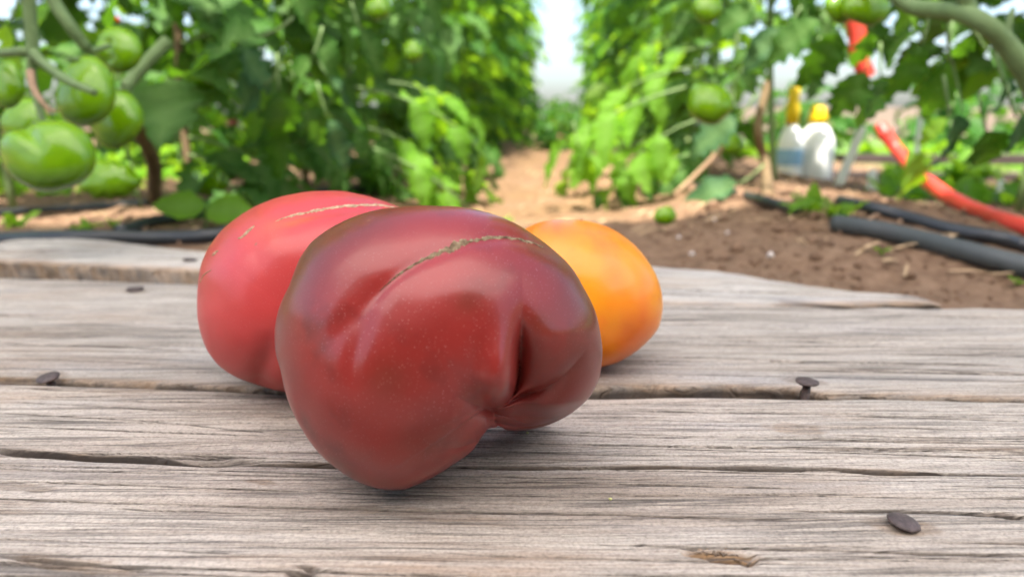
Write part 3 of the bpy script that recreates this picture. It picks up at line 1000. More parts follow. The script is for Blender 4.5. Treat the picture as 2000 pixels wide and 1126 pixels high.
def folds_dark(x, y):
    """Deeper folds round the stem cavity, in pixels away from the lens."""
    f = step_fold(x, y, [(1012, 500), (1014, 545), (1014, 590), (1013, 625), (1011, 662), (1008, 702), (1004, 742), (989, 768), (957, 790)], 105, 23, 11, [0.0, 0.0, 0.03, 0.12, 0.38, 0.8, 1.0, 0.85, 0.5])
    f += step_fold(x, y, [(1140, 680), (1100, 722), (1058, 750), (1020, 764), (975, 782)], 44, 15, 8, [0.0, 0.3, 0.7, 1.0, 0.9])
    f += step_fold(x, y, [(1110, 800), (1060, 822), (1010, 828), (965, 818)], 30, 10, 6, [0.0, 0.8, 1.0, 0.8])
    f += step_fold(x, y, [(885, 770), (915, 785), (938, 794), (956, 799)], 46, 13, 14, [0.0, 0.35, 0.8, 1.0])
    f += step_fold(x, y, [(850, 868), (890, 872), (930, 862)], 30, 11, 11, [0.0, 0.6, 1.0])
    f += step_fold(x, y, [(1014, 632), (1012, 660), (1009, 700), (1005, 742), (991, 767), (960, 788)], 62, 7, 5, [0.0, 0.3, 1.0, 1.0, 0.55, 0.3])
    return f


def push_dark(x, y):
    return 0.05 * sstep(946, 968, x) * sstep(775, 806, y) + 0.07 * sstep(930, 1040, x) * sstep(640, 820, y) + 0.03 * sstep(900, 1100, x)


V, PX, PY, D_DARK = fruit_body(OUT_DARK, (852, 672), 245, 250, 760, 360, bumps_dark, push_dark, 0.90, rest=-0.0005, folds=folds_dark)
tint = 0.75 * sstep(700, 560, PX) * sstep(640, 470, PY) + 0.35 * bulge(PX, PY, 560, 610, 60, 150, 1) + 0.35 * bulge(PX, PY, 1080, 505, 60, 40, 1, 35)
tint = tint * (0.55 + 0.45 * fbm(np.stack([PX / 60, PY / 60], -1), 9, 3)) + 0.30 * bulge(PX, PY, 757, 735, 34, 42, 1) + 0.40 * bulge(PX, PY, 911, 590, 26, 24, 1) + 0.30 * bulge(PX, PY, 1052, 632, 30, 30, 1) + 0.15 * bulge(PX, PY, 830, 850, 60, 40, 1) + 0.16 * sstep(960, 1150, PX) + 0.38 * bulge(PX, PY, 700, 455, 110, 45, 1, -20) + 0.38 * bulge(PX, PY, 1125, 590, 50, 110, 1, -15)
flush = 0.55 * bulge(PX, PY, 800, 500, 130, 60, 1, -25) + 0.5 * bulge(PX, PY, 850, 560, 110, 40, 1, -30) + 0.35 * bulge(PX, PY, 900, 680, 60, 60, 1)
dark_tomato, BV = place_fruit('tomato', V, M_DARK_SKIN, 'large lobed maroon tomato with a corky seam and a deep fold', 'tomato', 'ripe tomatoes on the boards', {'tint': np.clip(tint, 0, 0.85), 'flush': np.clip(flush, 0, 0.8)})
SEAM = [(744, 566), (764, 548), (782, 534), (818, 511), (860, 493), (891, 481), (921, 471), (968, 464), (1009, 467), (1038, 474), (1062, 484)]
scar(dark_tomato, BV, SEAM, [0.8, 3.5, 5, 6, 9, 18, 10, 6, 5.5, 4, 0.8], 0.00028, 3, 0.7)

# the red one behind on the left
OUT_RED = [(630, 374), (700, 379), (745, 391), (790, 412), (835, 450), (866, 510), (880, 580), (872, 650), (845, 710), (800, 745), (730, 762), (640, 770), (560, 764), (515, 755), (470, 738), (432, 714),
           (406, 680), (392, 636), (388, 596), (390, 556), (395, 515), (408, 484), (432, 452), (472, 420), (520, 395), (572, 380)]


def bumps_red(x, y):
    b = valley(x, y, [(520, 440), (560, 424), (610, 411), (680, 402), (740, 401), (790, 412)], 12, 26, 30, (0.2, 0.2))
    b += valley(x, y, [(540, 432), (480, 455), (430, 492), (400, 540)], 9, 40, 40, (0.4, 0.4))
    b += valley(x, y, [(500, 770), (506, 735), (520, 690), (530, 640)], 14, 30, 26, (0.0, 0.6)) + bulge(x, y, 455, 600, 70, 130, 9) + bulge(x, y, 640, 470, 130, 60, 8)
    return b + 2.5 * fbm(np.stack([x / 80, y / 80], -1), 15, 2)


V, PX, PY, D_RED = fruit_body(OUT_RED, (634, 572), 205, 205, 320, 180, bumps_red, None, 0.88, rest=-0.0005)
flush = 0.5 * bulge(PX, PY, 570, 430, 40, 12, 1, -15) + 0.3 * bulge(PX, PY, 520, 455, 40, 30, 1)
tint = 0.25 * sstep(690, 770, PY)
red_tomato, BV = place_fruit('tomato', V, M_RED_SKIN, 'smooth red tomato with a thin corky seam, behind the maroon one', 'tomato', 'ripe tomatoes on the boards', {'flush': flush, 'tint': tint})
scar(red_tomato, BV, [(538, 433), (560, 424), (590, 417), (620, 411), (660, 404), (710, 401), (748, 401), (785, 409)], [1.0, 4, 5.5, 6, 5, 5, 4, 1.5], 0.00025, 13, 0.6, mat=M_CORK_PALE)
scar(red_tomato, BV, [(466, 467), (476, 460), (486, 450), (497, 441)], [1.5, 5, 6, 2], 0.0004, 17, 0.6, mat=M_CORK_PALE)
scar(red_tomato, BV, [(415, 500), (420, 494), (427, 489)], [1.5, 5, 1.5], 0.0004, 19, 0.5, mat=M_CORK_PALE)
scar(red_tomato, BV, [(391, 552), (396, 540), (404, 532), (413, 527)], [1.0, 2.5, 2.5, 1], 0.0003, 23, 0.5, mat=M_CORK_PALE)

# the orange one behind on the right
OUT_ORANGE = [(1110, 430), (1170, 437), (1220, 463), (1262, 507), (1286, 552), (1294, 595), (1286, 640), (1262, 668), (1222, 698), (1180, 714), (1120, 722), (1060, 715), (1010, 690), (975, 645),
              (962, 590), (968, 530), (990, 478), (1030, 445), (1065, 432)]


def bumps_orange(x, y):
    b = valley(x, y, [(1130, 425), (1170, 470), (1205, 540), (1222, 620), (1205, 700)], 5, 40, 40, (0.1, 0.2)) + bulge(x, y, 1250, 580, 40, 90, 5)
    return b + 2.0 * fbm(np.stack([x / 80, y / 80], -1), 25, 2)


V, PX, PY, D_OR = fruit_body(OUT_ORANGE, (1128, 578), 150, 160, 240, 140, bumps_orange, None, 0.9, rest=-0.0005)
flush = 0.75 * bulge(PX, PY, 1240, 660, 30, 60, 1, 35) + 0.5 * bulge(PX, PY, 1195, 500, 22, 90, 1, -12) + 0.75 * bulge(PX, PY, 1090, 445, 80, 26, 1) + 0.35 * bulge(PX, PY, 1260, 580, 14, 70, 1)
flush = flush * (0.7 + 0.5 * fbm(np.stack([PX / 30, PY / 60], -1), 19, 3))
orange_tomato, BV = place_fruit('tomato', V, M_ORANGE_SKIN, 'round orange tomato flushed pink, half hidden by the maroon one', 'tomato', 'ripe tomatoes on the boards', {'flush': np.clip(flush, 0, 0.9), 'tint': np.clip((0.7 * bulge(PX, PY, 1275, 560, 30, 70, 1, -10) + 0.5 * bulge(PX, PY, 1150, 570, 60, 70, 1) + 0.4 * bulge(PX, PY, 1225, 510, 30, 30, 1)) * (0.75 + 0.5 * fbm(np.stack([PX / 40, PY / 40], -1), 29, 3)), 0, 0.9)})
hit = at(1133, 433, float(V[..., 1].mean()))
Vt, Ft = tube(smooth_path([hit + np.array([0, 0, -0.002]), hit + np.array([0.0004, 0, 0.0006]), hit + np.array([0.0012, 0, 0.0016])], 5), [0.0007, 0.0006, 0.0005, 0.0004, 0.0002], 5)
part('blossom_remnant', Vt, Ft, M_DRY, orange_tomato)
print('distances', D_DARK, D_RED, D_OR)

# crumbs of pollen and petal lying on the front board
for k, (px, py, s, lab) in enumerate([(1193, 976, 0.0011, 'tiny pale yellow crumb on the front board below the maroon tomato'), (1031, 846, 0.0009, 'tiny pale crumb on the board under the fold of the maroon tomato')]):
    c = on_plane(px, py, 0.0005)
    rg = np.random.default_rng(90 + k)
    vv, ff = lathe([(s * 0.3, 0), (s * 0.6, s * 0.3), (s * 0.45, s * 0.7), (s * 0.15, s * 0.85)], 6, (0, 0, 0), (rg.uniform(-1, 1), rg.uniform(-1, 1), 1))
    vv = vv * rg.uniform(0.7, 1.3, vv.shape) + c
    o = link('crumb', make_mesh('crumb', vv - c, ff, simple('crumb_yellow%d' % k, (0.62, 0.60, 0.25), 0.8)))
    o.location = c
    tag(o, lab, 'crumb', 'crumbs on the boards')

# ------------------------------------------------------------------ leaf meshes
def leaflet_mesh(seed, low=False, mat=None, name='leaflet', width=0.34, lobes=3.2, plain=False):
    """One tomato leaflet, 1 long along +Y, upper side +Z: lobed edge, folded midrib, drooping tip."""
    rg = np.random.default_rng(seed)
    n = 5 if low else 11
    t = np.linspace(0, 1, n)
    w = width * np.sin(np.pi * np.clip(t, 0, 1) ** 0.72) ** 0.85
    fold = rg.uniform(0.10, 0.35); droop = rg.uniform(0.12, 0.55); twist = rg.uniform(-0.35, 0.35); side = rg.uniform(-0.12, 0.12)
    V, rib = [], []
    for i, q in enumerate(t):
        zc = -droop * q ** 2 + 0.02 * rg.normal() * (not low)
        xc = side * q ** 2
        for s in (-1, 0, 1):
            ww = w[i]
            if s and 0 < i < n - 1 and not plain:
                ww *= 1 + (0.30 if i % 2 else -0.24) * rg.uniform(0.4, 1.15)
            if plain and s and 0 < i < n - 1:
                ww *= 1 + 0.05 * rg.normal()
            yy = q + (0.055 if (s and i % 2 and not plain) else 0)
            V.append((xc + s * ww * math.cos(fold), yy * (1 - 0.18 * droop * q), zc + abs(s) * ww * math.sin(fold) + s * ww * twist * q + (0.03 * rg.normal() if s else 0)))
            rib.append(0.0 if s else 1.0)
    F = []
    for i in range(n - 1):
        for c in (0, 1):
            a = i * 3 + c
            F.append([a, a + 1, a + 4, a + 3])
    return make_mesh(name, np.array(V), np.array(F), mat, attrs={'rib': rib})


def arrays(me):
    V = np.empty(len(me.vertices) * 3, np.float32); me.vertices.foreach_get('co', V)
    F = np.empty(len(me.loops), np.int32); me.loops.foreach_get('vertex_index', F)
    return V.reshape(-1, 3).astype(float), F.reshape(-1, 4)


LEAFLETS = [leaflet_mesh(100 + k, mat=M_LEAF, width=0.30 + 0.02 * (k % 4)) for k in range(9)]
LEAFLETS_YOUNG = [leaflet_mesh(140 + k, mat=M_LEAF_YOUNG, width=0.28 + 0.02 * (k % 3)) for k in range(5)]
LEAFLETS_BLUE = [leaflet_mesh(170 + k, mat=M_LEAF_BLUE, width=0.32, plain=(k % 2 == 0)) for k in range(4)]
PLAIN_LEAVES = [leaflet_mesh(190 + k, mat=M_LEAF_YOUNG, width=0.36, plain=True) for k in range(3)]
LOW = [arrays(leaflet_mesh(220 + k, low=True, mat=M_LEAF)) for k in range(5)]


def frame(y, z):
    y = Vector(y).normalized(); z = Vector(z)
    x = y.cross(z)
    if x.length < 1e-4:
        x = y.cross(Vector((0.3, 0.5, 1)))
    x.normalize()
    z = x.cross(y)
    return Matrix((x, y, z)).transposed().to_4x4()


class LeafPlan:
    """A compound tomato leaf: stalk 1 long along +Y that droops, and the places of its leaflets."""
    def __init__(self, seed, pairs=3, droop=None):
        rg = random.Random(seed)
        d = rg.uniform(0.15, 0.5) if droop is None else droop
        sw = rg.uniform(-0.12, 0.12)
        q = np.linspace(0, 1, 6)
        self.path = np.stack([sw * q * q, q * (1 - 0.25 * d * q), 0.12 * q - d * q ** 2], -1)
        pos = lambda s: Vector([float(np.interp(s, q, self.path[:, c])) for c in range(3)])
        self.items = []
        for k in range(pairs):
            s = 0.36 + 0.54 * k / max(1, pairs - 0.4)
            size = 0.30 + 0.06 * math.sin(math.pi * (k + 0.6) / pairs) + rg.uniform(-0.03, 0.04)
            tan = pos(min(1, s + 0.05)) - pos(s - 0.05)
            for sd in (-1, 1):
                a = math.radians(rg.uniform(48, 72)) * sd
                dr = Vector((math.sin(a), math.cos(a), 0)) + Vector((0, 0, tan.normalized().z * 0.6 + rg.uniform(-0.45, 0.05)))
                m = Matrix.Translation(pos(s + 0.015 * sd)) @ frame(dr, (rg.uniform(-0.4, 0.4), rg.uniform(-0.3, 0.3), 1)) @ Matrix.Scale(size, 4)
                self.items.append((rg.randrange(1000), m))
        tan = pos(1.0) - pos(0.9)
        self.items.append((rg.randrange(1000), Matrix.Translation(pos(1.0)) @ frame(tan + Vector((0, 0, -0.04)), (rg.uniform(-0.3, 0.3), 0, 1)) @ Matrix.Scale(0.44, 4)))


PLANS = [LeafPlan(300 + k, 3 if k % 3 else 2) for k in range(8)]
STALKS = {}
for k, p in enumerate(PLANS):
    for nm, m in (('old', M_STEM), ('young', M_STEM)):
        V, F = tube(p.path, np.linspace(0.012, 0.006, 6), 4)
        STALKS[k, nm] = make_mesh('leaf_stalk', V, F, m)
    # whole compound leaves for the middle distance
LEAF_WHOLE = []
for k, p in enumerate(PLANS):
    Vs, Fs, ribs = [], [], []
    off = 0
    V, F = tube(p.path, np.linspace(0.012, 0.006, 6), 4)
    F = np.array([f for f in F if len(f) == 4])
    Vs.append(V); Fs.append(F); ribs += [0] * len(V); off = len(V)
    for r, m in p.items:
        V, F = arrays(LEAFLETS[r % len(LEAFLETS)])
        V = np.c_[V, np.ones(len(V))] @ np.array(m).T
        Vs.append(V[:, :3]); Fs.append(F + off); off += len(V); ribs += [0, 1, 0] * (len(V) // 3)
    for mat, tagname in ((M_LEAF, 'o'), (M_LEAF_YOUNG, 'y')):
        LEAF_WHOLE.append((tagname, make_mesh('leaf', np.vstack(Vs), np.vstack(Fs), mat, attrs={'rib': ribs})))
WHOLE_OLD = [m for t_, m in LEAF_WHOLE if t_ == 'o']
WHOLE_YOUNG = [m for t_, m in LEAF_WHOLE if t_ == 'y']


def add_leaf(plant, k, M, detail, kind='old'):
    """One compound leaf on a plant. M is relative to the plant's origin."""
    if detail == 'near':
        st = link('leaf_stalk', STALKS[k, 'old'], plant, M)
        pool = {'old': LEAFLETS, 'young': LEAFLETS_YOUNG, 'blue': LEAFLETS_BLUE}[kind]
        for r, m in PLANS[k].items:
            link('leaflet', pool[r % len(pool)], st, m)
    else:
        pool = WHOLE_YOUNG if kind == 'young' else WHOLE_OLD
        link('leaf', pool[k], plant, M)


def aimed_leaf(plant, a, b, detail='near', kind='old', up=(0, -0.5, 1), k=0):
    """A compound leaf from world point a towards b."""
    a, b = Vector(a), Vector(b)
    M = Matrix.Translation(a - plant.location) @ frame(b - a, up) @ Matrix.Scale((b - a).length / 1.12, 4)
    add_leaf(plant, k % len(PLANS), M, detail, kind)


def lone_leaflet(plant, pa, pb, Y, pool, k, up=(0, -1, 0.6), dY=0.0, wide=1.0, stalk_from=None):
    """One leaflet whose base and tip are seen at pixels pa and pb, at distance Y (tip at Y + dY), with its own thin stalk."""
    a, b = Vector(at(*pa, Y)), Vector(at(*pb, Y + dY))
    L = (b - a).length
    M = Matrix.Translation(a - plant.location) @ frame(b - a, up) @ Matrix.Diagonal((L * wide, L, L, 1))
    s0 = Vector(at(*stalk_from, Y + 0.02)) if stalk_from else a + (a - b) * 0.35 + Vector((0, 0.01, 0.02))
    V, F = tube(smooth_path([s0, (s0 + a) / 2 + Vector((0, 0, -0.004)), a], 5), [0.0022, 0.002, 0.0018, 0.0016, 0.0014], 5)
    st = part('leaf_stalk', V, F, M_STEM, plant)
    link('leaflet', pool[k % len(pool)], st, M)


def stem_part(plant, pts, r0, r1, mat=None, name='stem', seg=9, bump=0.0006, n=26):
    P = smooth_path(pts, n)
    V, F = tube(P, np.linspace(r0, r1, n), seg, bump, 7)
    return part(name, V, F, mat or M_STEM_GREY, plant)


def bush(base, height, seed, label, group, detail, n_leaf, lean=(0, 0), leaf_len=(0.22, 0.34), zmin=0.10, young=0.2, bias=None, stem_mat=None, keep=None, name='tomato_plant'):
    rg = random.Random(seed)
    base = np.array([base[0], base[1], soil_z(base[0], base[1]) - 0.005])
    plant = thing(name, base, label, 'plant', group)
    pts = [base + np.array([lean[0] * q + 0.025 * math.sin(5 * q + seed), lean[1] * q + 0.02 * math.cos(6 * q + seed), height * q]) for q in np.linspace(0, 1, 7)]
    stem_part(plant, pts, 0.0075, 0.004, stem_mat)
    pts = np.array(pts)
    crownV, crownF, off = [], [], 0
    az = rg.uniform(0, 6.28)
    for i in range(n_leaf):
        q = (i + rg.random()) / n_leaf
        h = zmin + (height - zmin) * q
        p = np.array([np.interp(h / height, np.linspace(0, 1, 7), pts[:, c]) for c in range(3)])
        az += 2.4 + rg.uniform(-0.5, 0.5)
        if bias is not None and rg.random() < bias[1]:
            az = bias[0] + rg.gauss(0, 0.7)
        L = rg.uniform(*leaf_len) * (1.0 if q < 0.85 else 0.75)
        el = rg.uniform(-0.35, 0.45)
        d = Vector((math.cos(az) * math.cos(el), math.sin(az) * math.cos(el), math.sin(el)))
        M = Matrix.Translation(Vector(p - base)) @ frame(d, (rg.uniform(-0.3, 0.3), rg.uniform(-0.3, 0.3), 1)) @ Matrix.Scale(L, 4)
        k = rg.randrange(len(PLANS))
        tip = np.array(M @ Vector((0, 1.0, -0.3))) + base
        if keep is not None and not keep(p, tip):
            continue
        if detail == 'far':
            for r, m in PLANS[k].items:
                V, F = LOW[r % len(LOW)]
                V = np.c_[V, np.ones(len(V))] @ np.array(M @ m).T
                crownV.append(V[:, :3]); crownF.append(F + off); off += len(V)
        else:
            add_leaf(plant, k, M, detail, 'young' if rg.random() < young else 'old')
    if crownV:
        cr = link('crown', make_mesh('crown', np.vstack(crownV), np.vstack(crownF), M_LEAF_YOUNG if seed % 3 == 0 else M_LEAF, attrs={'rib': np.zeros(off)}), plant)
        cr['kind'] = 'stuff'
    return plant


# ------------------------------------------------------------------ green fruit
def round_fruit(px, py, Y, rx, ry, label, seed, ribs=5, amp=0.03, calyx=None, mat=None, group='unripe tomatoes on the plants', notch=None, nth=64, nph=36):
    th = np.linspace(0, 2 * math.pi, 40, endpoint=False)
    rg = np.random.default_rng(seed)
    R = 1 + 0.03 * np.cos(2 * th + rg.uniform(0, 6)) + 0.03 * np.cos(3 * th + rg.uniform(0, 6))
    ol = np.stack([px + rx * R * np.cos(th), py - ry * R * np.sin(th)], -1)
    d = (at(px, py, Y) - CAM) @ FWD
    V, PX, PY, _ = fruit_body(ol, (px, py), 0.9 * min(rx, ry), min(rx, ry), nth, nph, notch, None, 0.95, dist=d, ribs=ribs, ribamp=amp)
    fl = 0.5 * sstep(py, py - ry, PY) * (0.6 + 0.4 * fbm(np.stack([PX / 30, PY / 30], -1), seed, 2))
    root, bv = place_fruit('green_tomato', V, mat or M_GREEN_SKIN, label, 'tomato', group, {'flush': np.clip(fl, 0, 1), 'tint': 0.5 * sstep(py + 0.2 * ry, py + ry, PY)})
    if calyx is not None:
        c = at(calyx[0], calyx[1], Y)
        r = rx * d / FPX
        add_calyx(root, c, r * 0.45, seed)
    return root


def add_calyx(root, c, r, seed):
    rg = random.Random(seed)
    for k in range(5):
        a = k * 1.257 + rg.uniform(-0.2, 0.2)
        e = c + np.array([r * math.cos(a), r * math.sin(a) * 0.8, -0.25 * r])
        m = (c + e) / 2 + np.array([0, 0, 0.25 * r])
        V, F = tube(smooth_path([c, m, e], 6), np.array([0.14, 0.17, 0.15, 0.11, 0.06, 0.01]) * r, 5)
        V[:, 2] = c[2] + (V[:, 2] - c[2]) * 0.8
        part('sepal', V, F, M_STEM, root)

# ------------------------------------------------------------------ left row
OFF_L, OFF_R = -0.60, 0.52
row_xy = lambda off, y: (off + CDIR[0] * y, y)

# nearest plant on the left: its stem stands outside the frame, its truss hangs into it
pl = thing('tomato_plant', (-0.80, 0.86, soil_z(-0.80, 0.86)), 'tomato plant carrying the big truss of green fruit at the left edge', 'plant', 'tomato plants of the left row')
b0 = np.array(pl.location)
stem_part(pl, [b0, b0 + (0.02, 0, 0.15), b0 + (0.06, -0.02, 0.32), b0 + (0.12, -0.05, 0.55), b0 + (0.1, 0.0, 0.9)], 0.009, 0.006)
Y1 = 0.70
J = at(64, 108, Y1)
stem_part(pl, [at(46, -160, Y1 + 0.02), at(52, -60, Y1), at(60, 30, Y1), J], 0.0062, 0.0054, M_STEM_GREY, 'truss_stalk')
stem_part(pl, [J + (0.0, 0, 0.004), at(90, 128, Y1 - 0.01), at(130, 156, Y1 - 0.03), at(186, 181, Y1 - 0.045)], 0.0050, 0.0031, M_STEM_GREY, 'fruit_stalk')
stem_part(pl, [J + (0, 0.003, 0.002), at(40, 100, Y1), at(10, 104, Y1 + 0.02), at(-40, 96, Y1 + 0.05)], 0.0046, 0.004, M_STEM_GREY, 'fruit_stalk')
stem_part(pl, [J, at(62, 150, Y1), at(72, 190, Y1 - 0.01), at(84, 240, Y1 - 0.02)], 0.0048, 0.0030, M_STEM_GREY, 'fruit_stalk')
stem_part(pl, [at(60, 140, Y1 - 0.012), at(66, 172, Y1 - 0.022), at(82, 200, Y1 - 0.03), at(100, 216, Y1 - 0.03), at(112, 219, Y1 - 0.03)], 0.0034, 0.0008, M_DRY, 'dry_sepal')
stem_part(pl, [at(74, 186, Y1 - 0.022), at(86, 205, Y1 - 0.03), at(96, 226, Y1 - 0.032)], 0.0026, 0.0008, M_DRY, 'dry_sepal')
stem_part(pl, [at(85, -80, 0.80), at(105, 0, 0.80), at(138, 52, 0.80), at(168, 94, 0.81)], 0.0072, 0.006, M_STEM_GREY, 'side_shoot')
stem_part(pl, [at(168, 94, 0.81), at(180, 100, 0.82), at(215, 90, 0.84)], 0.0045, 0.003, M_STEM_GREY, 'fruit_stalk')
stem_part(pl, [at(330, 80, 0.98), at(300, 110, 0.97), at(262, 150, 0.96), at(245, 172, 0.95)], 0.0085, 0.0080, M_STEM_GREY, 'side_shoot')
stem_part(pl, [at(262, 240, 0.96), at(285, 280, 1.0), at(300, 320, 1.05), at(302, 385, 1.1)], 0.0095, 0.0105, M_STEM_BROWN, 'side_shoot')


def notch_a(x, y):
    return valley(x, y, [(20, 235), (48, 252), (66, 275), (80, 310)], 12, 14, 16, (0.0, 0.6)) + bulge(x, y, 30, 268, 34, 28, 6) + bulge(x, y, 110, 262, 45, 26, 4)


ol = [(95, 236), (140, 242), (172, 264), (188, 296), (186, 328), (165, 353), (125, 369), (88, 374), (48, 362), (15, 336), (1, 305), (1, 278), (10, 262), (30, 253), (48, 253), (60, 243)]
d = (at(95, 303, 0.66) - CAM) @ FWD
V, PX, PY, _ = fruit_body(ol, (95, 306), 70, 75, 120, 70, notch_a, None, 0.9, dist=d)
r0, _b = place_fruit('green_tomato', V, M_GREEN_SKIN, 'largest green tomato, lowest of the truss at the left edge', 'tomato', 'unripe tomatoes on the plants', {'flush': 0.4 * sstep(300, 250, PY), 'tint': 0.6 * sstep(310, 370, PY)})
add_calyx(r0, at(84, 240, 0.672), 0.012, 5)
round_fruit(168, 180, 0.735, 60, 68, 'green tomato behind the cut stalk of the left truss', 401, 3, 0.03, (150, 118), nth=96, nph=56)
round_fruit(226, 230, 0.80, 54, 58, 'green tomato half hidden behind its neighbour on the left truss', 402, 4, 0.03, (236, 176), nth=96, nph=56)
round_fruit(234, 97, 0.86, 42, 48, 'upper green tomato with a small side lobe, on the left truss', 403, 2, 0.06, nth=80, nph=48, notch=lambda x, y: bulge(x, y, 196, 105, 16, 16, 10) + valley(x, y, [(212, 70), (208, 100), (214, 130)], 9, 8, 8, (0.2, 0.3)))
round_fruit(14, 166, 0.76, 36, 46, 'green tomato cut off by the left edge, above the largest one', 404, 4, 0.03)
round_fruit(52, 236, 0.84, 50, 44, 'dark green tomato in shade behind the left truss', 405, 4, 0.03)
round_fruit(212, 352, 0.98, 60, 40, 'ribbed dull green tomato low behind the truss, near the soil', 406, 9, 0.05)
round_fruit(404, 352, 1.18, 42, 32, 'dark green tomato low above the pipe behind the red tomato', 407, 5, 0.03)
round_fruit(404, 140, 1.20, 34, 36, 'dark green tomato in shade under the broad leaf', 408, 5, 0.03)

# broad leaves of the nearest left plant
for k, (pa, pb, Y, pool, up, w) in enumerate([
        ((505, 72), (325, 88), 0.95, LEAFLETS, (0.1, -0.8, 0.8), 1.0), ((318, -6), (372, 60), 0.98, LEAFLETS, (0.3, -0.8, 0.5), 0.9), ((372, -25), (470, 20), 0.96, LEAFLETS, (0.0, -0.6, 0.9), 1.0),
        ((468, 92), (550, 182), 1.0, LEAFLETS_BLUE, (0.5, -0.7, 0.5), 0.9), ((515, 168), (420, 215), 1.02, LEAFLETS_BLUE, (0, -0.9, 0.4), 1.1), ((545, 178), (562, 300), 1.04, LEAFLETS, (0.5, -0.8, 0.3), 1.0),
        ((610, 110), (560, 190), 1.06, LEAFLETS, (-0.4, -0.8, 0.4), 0.9), ((600, 40), (690, 200), 1.12, LEAFLETS, (0.7, -0.6, 0.3), 0.5), ((640, 150), (712, 218), 1.12, LEAFLETS_BLUE, (0.6, -0.6, 0.5), 0.55),
        ((585, 190), (640, 300), 1.1, LEAFLETS, (0.4, -0.8, 0.3), 0.8), ((565, 255), (520, 360), 1.1, LEAFLETS, (-0.2, -0.9, 0.4), 0.8), ((640, 230), (700, 350), 1.2, LEAFLETS_BLUE, (0.5, -0.7, 0.4), 0.6),
        ((705, 60), (760, 150), 1.3, LEAFLETS, (0.5, -0.7, 0.5), 0.7), ((560, -20), (640, 70), 1.05, LEAFLETS, (0.3, -0.7, 0.7), 0.9), ((430, 150), (480, 60), 1.15, LEAFLETS, (0.1, -0.8, 0.5), 0.9),
        ((240, -30), (200, 60), 1.0, LEAFLETS, (0, -0.7, 0.7), 0.9), ((20, 40), (-20, 110), 0.9, LEAFLETS_YOUNG, (0.2, -0.7, 0.7), 0.7), ((120, -10), (40, 70), 0.95, LEAFLETS_YOUNG, (0.1, -0.7, 0.7), 0.7), ((150, 120), (100, 60), 1.0, LEAFLETS, (0.1, -0.7, 0.7), 0.9)]):
    lone_leaflet(pl, pa, pb, Y, pool, k, up, 0.03, w)
near_l = ['tomato plant behind the left truss, broad leaves above the red tomato', 'tomato plant of the left row whose lit leaf reaches into the path', 'third tomato plant from the boards in the left row',
          'fourth tomato plant from the boards in the left row', 'dark leafy tomato plant directly behind the truss of green fruit']


def clear_l(p, tip):
    x, y, _ = proj(np.array([tip]))
    return tip[1] > 0.95 and not (x[0] < 300 and y[0] > -60 and tip[1] < 1.12) and not (x[0] < 470 and y[0] > 250 and tip[1] < 1.6)


for k, (off, y, n) in enumerate([(-0.62, 1.30, 40), (-0.56, 1.72, 36), (-0.60, 2.15, 30), (-0.58, 2.6, 30), (-1.02, 1.35, 34)]):
    bush(row_xy(off, y), 1.15 if k < 2 else 1.5, 500 + k, near_l[k], 'tomato plants of the left row', 'near' if k in (0, 1, 4) else 'mid', n, zmin=0.07, young=0.1, bias=(-0.9, 0.45), stem_mat=M_STEM_BROWN if k < 2 else None, keep=clear_l)
for k, y in enumerate(np.arange(3.0, 10.6, 0.42)):
    bush(row_xy(OFF_L, y), 1.95, 540 + k, 'leafy tomato plant farther down the left row', 'far tomato plants of the left row', 'far', 46, leaf_len=(0.24, 0.36), zmin=0.08)
# ------------------------------------------------------------------ right row
near_r = ['tomato plant of the right row whose lit leaves lean into the path', 'tomato plant of the right row with the round green fruit', 'third tomato plant from the boards in the right row', 'fourth tomato plant from the boards in the right row', 'tomato plant hanging its leaves in front of the bottles and red hose', 'tomato plant behind the hanging one, above the red hose']


def clear_r(p, tip):
    x, y, _ = proj(np.array([tip]))
    low = (1470 < x[0] < 1680 and y[0] > 130) or (x[0] > 1440 and y[0] > 225)
    return tip[1] > 0.95 and not (low and tip[1] < 2.4)


for k, (off, y, n) in enumerate([(0.46, 1.62, 36), (0.50, 2.1, 30), (0.50, 2.5, 30), (0.52, 2.95, 34), (0.80, 1.30, 60), (0.98, 1.55, 50)]):
    bush(row_xy(off, y), 1.2 if k < 2 else 1.5, 600 + k, near_r[k], 'tomato plants of the right row', 'near' if k in (0, 1, 4) else 'mid', n, zmin=0.12 if k < 4 else 0.20, young=0.35, bias=(math.pi * 0.95, 0.45), keep=clear_r, leaf_len=(0.18, 0.30))
for k, y in enumerate(np.arange(3.35, 10.6, 0.42)):
    bush(row_xy(OFF_R + 0.03, y), 1.95, 641 + k, 'leafy tomato plant farther down the right row', 'far tomato plants of the right row', 'far', 46, leaf_len=(0.24, 0.34), zmin=0.08)

pr = thing('tomato_plant', (0.86, 0.98, soil_z(0.86, 0.98)), 'tomato plant with the thick bent stem at the upper right corner', 'plant', 'tomato plants of the right row')
b0 = np.array(pr.location)
stem_part(pr, [b0, b0 + (-0.015, -0.05, 0.10), at(2080, 250, 0.84), at(2004, 140, 0.82), at(1966, 88, 0.82), at(1925, 48, 0.82), at(1880, 26, 0.84), at(1830, 20, 0.88), at(1770, 8, 0.92), at(1700, -60, 0.95)], 0.0130, 0.0085, n=40)
stem_part(pr, [at(1962, 78, 0.818), at(1968, 50, 0.815), at(1978, 16, 0.815)], 0.0062, 0.0022, name='side_shoot')
stem_part(pr, [at(1895, 30, 0.84), at(1880, -20, 0.84), at(1870, -60, 0.85)], 0.009, 0.009, name='side_shoot')
stem_part(pr, [at(1850, 20, 0.87), at(1852, 90, 0.9), at(1868, 160, 0.92), at(1880, 220, 0.92)], 0.0016, 0.0012, name='leaf_stalk')
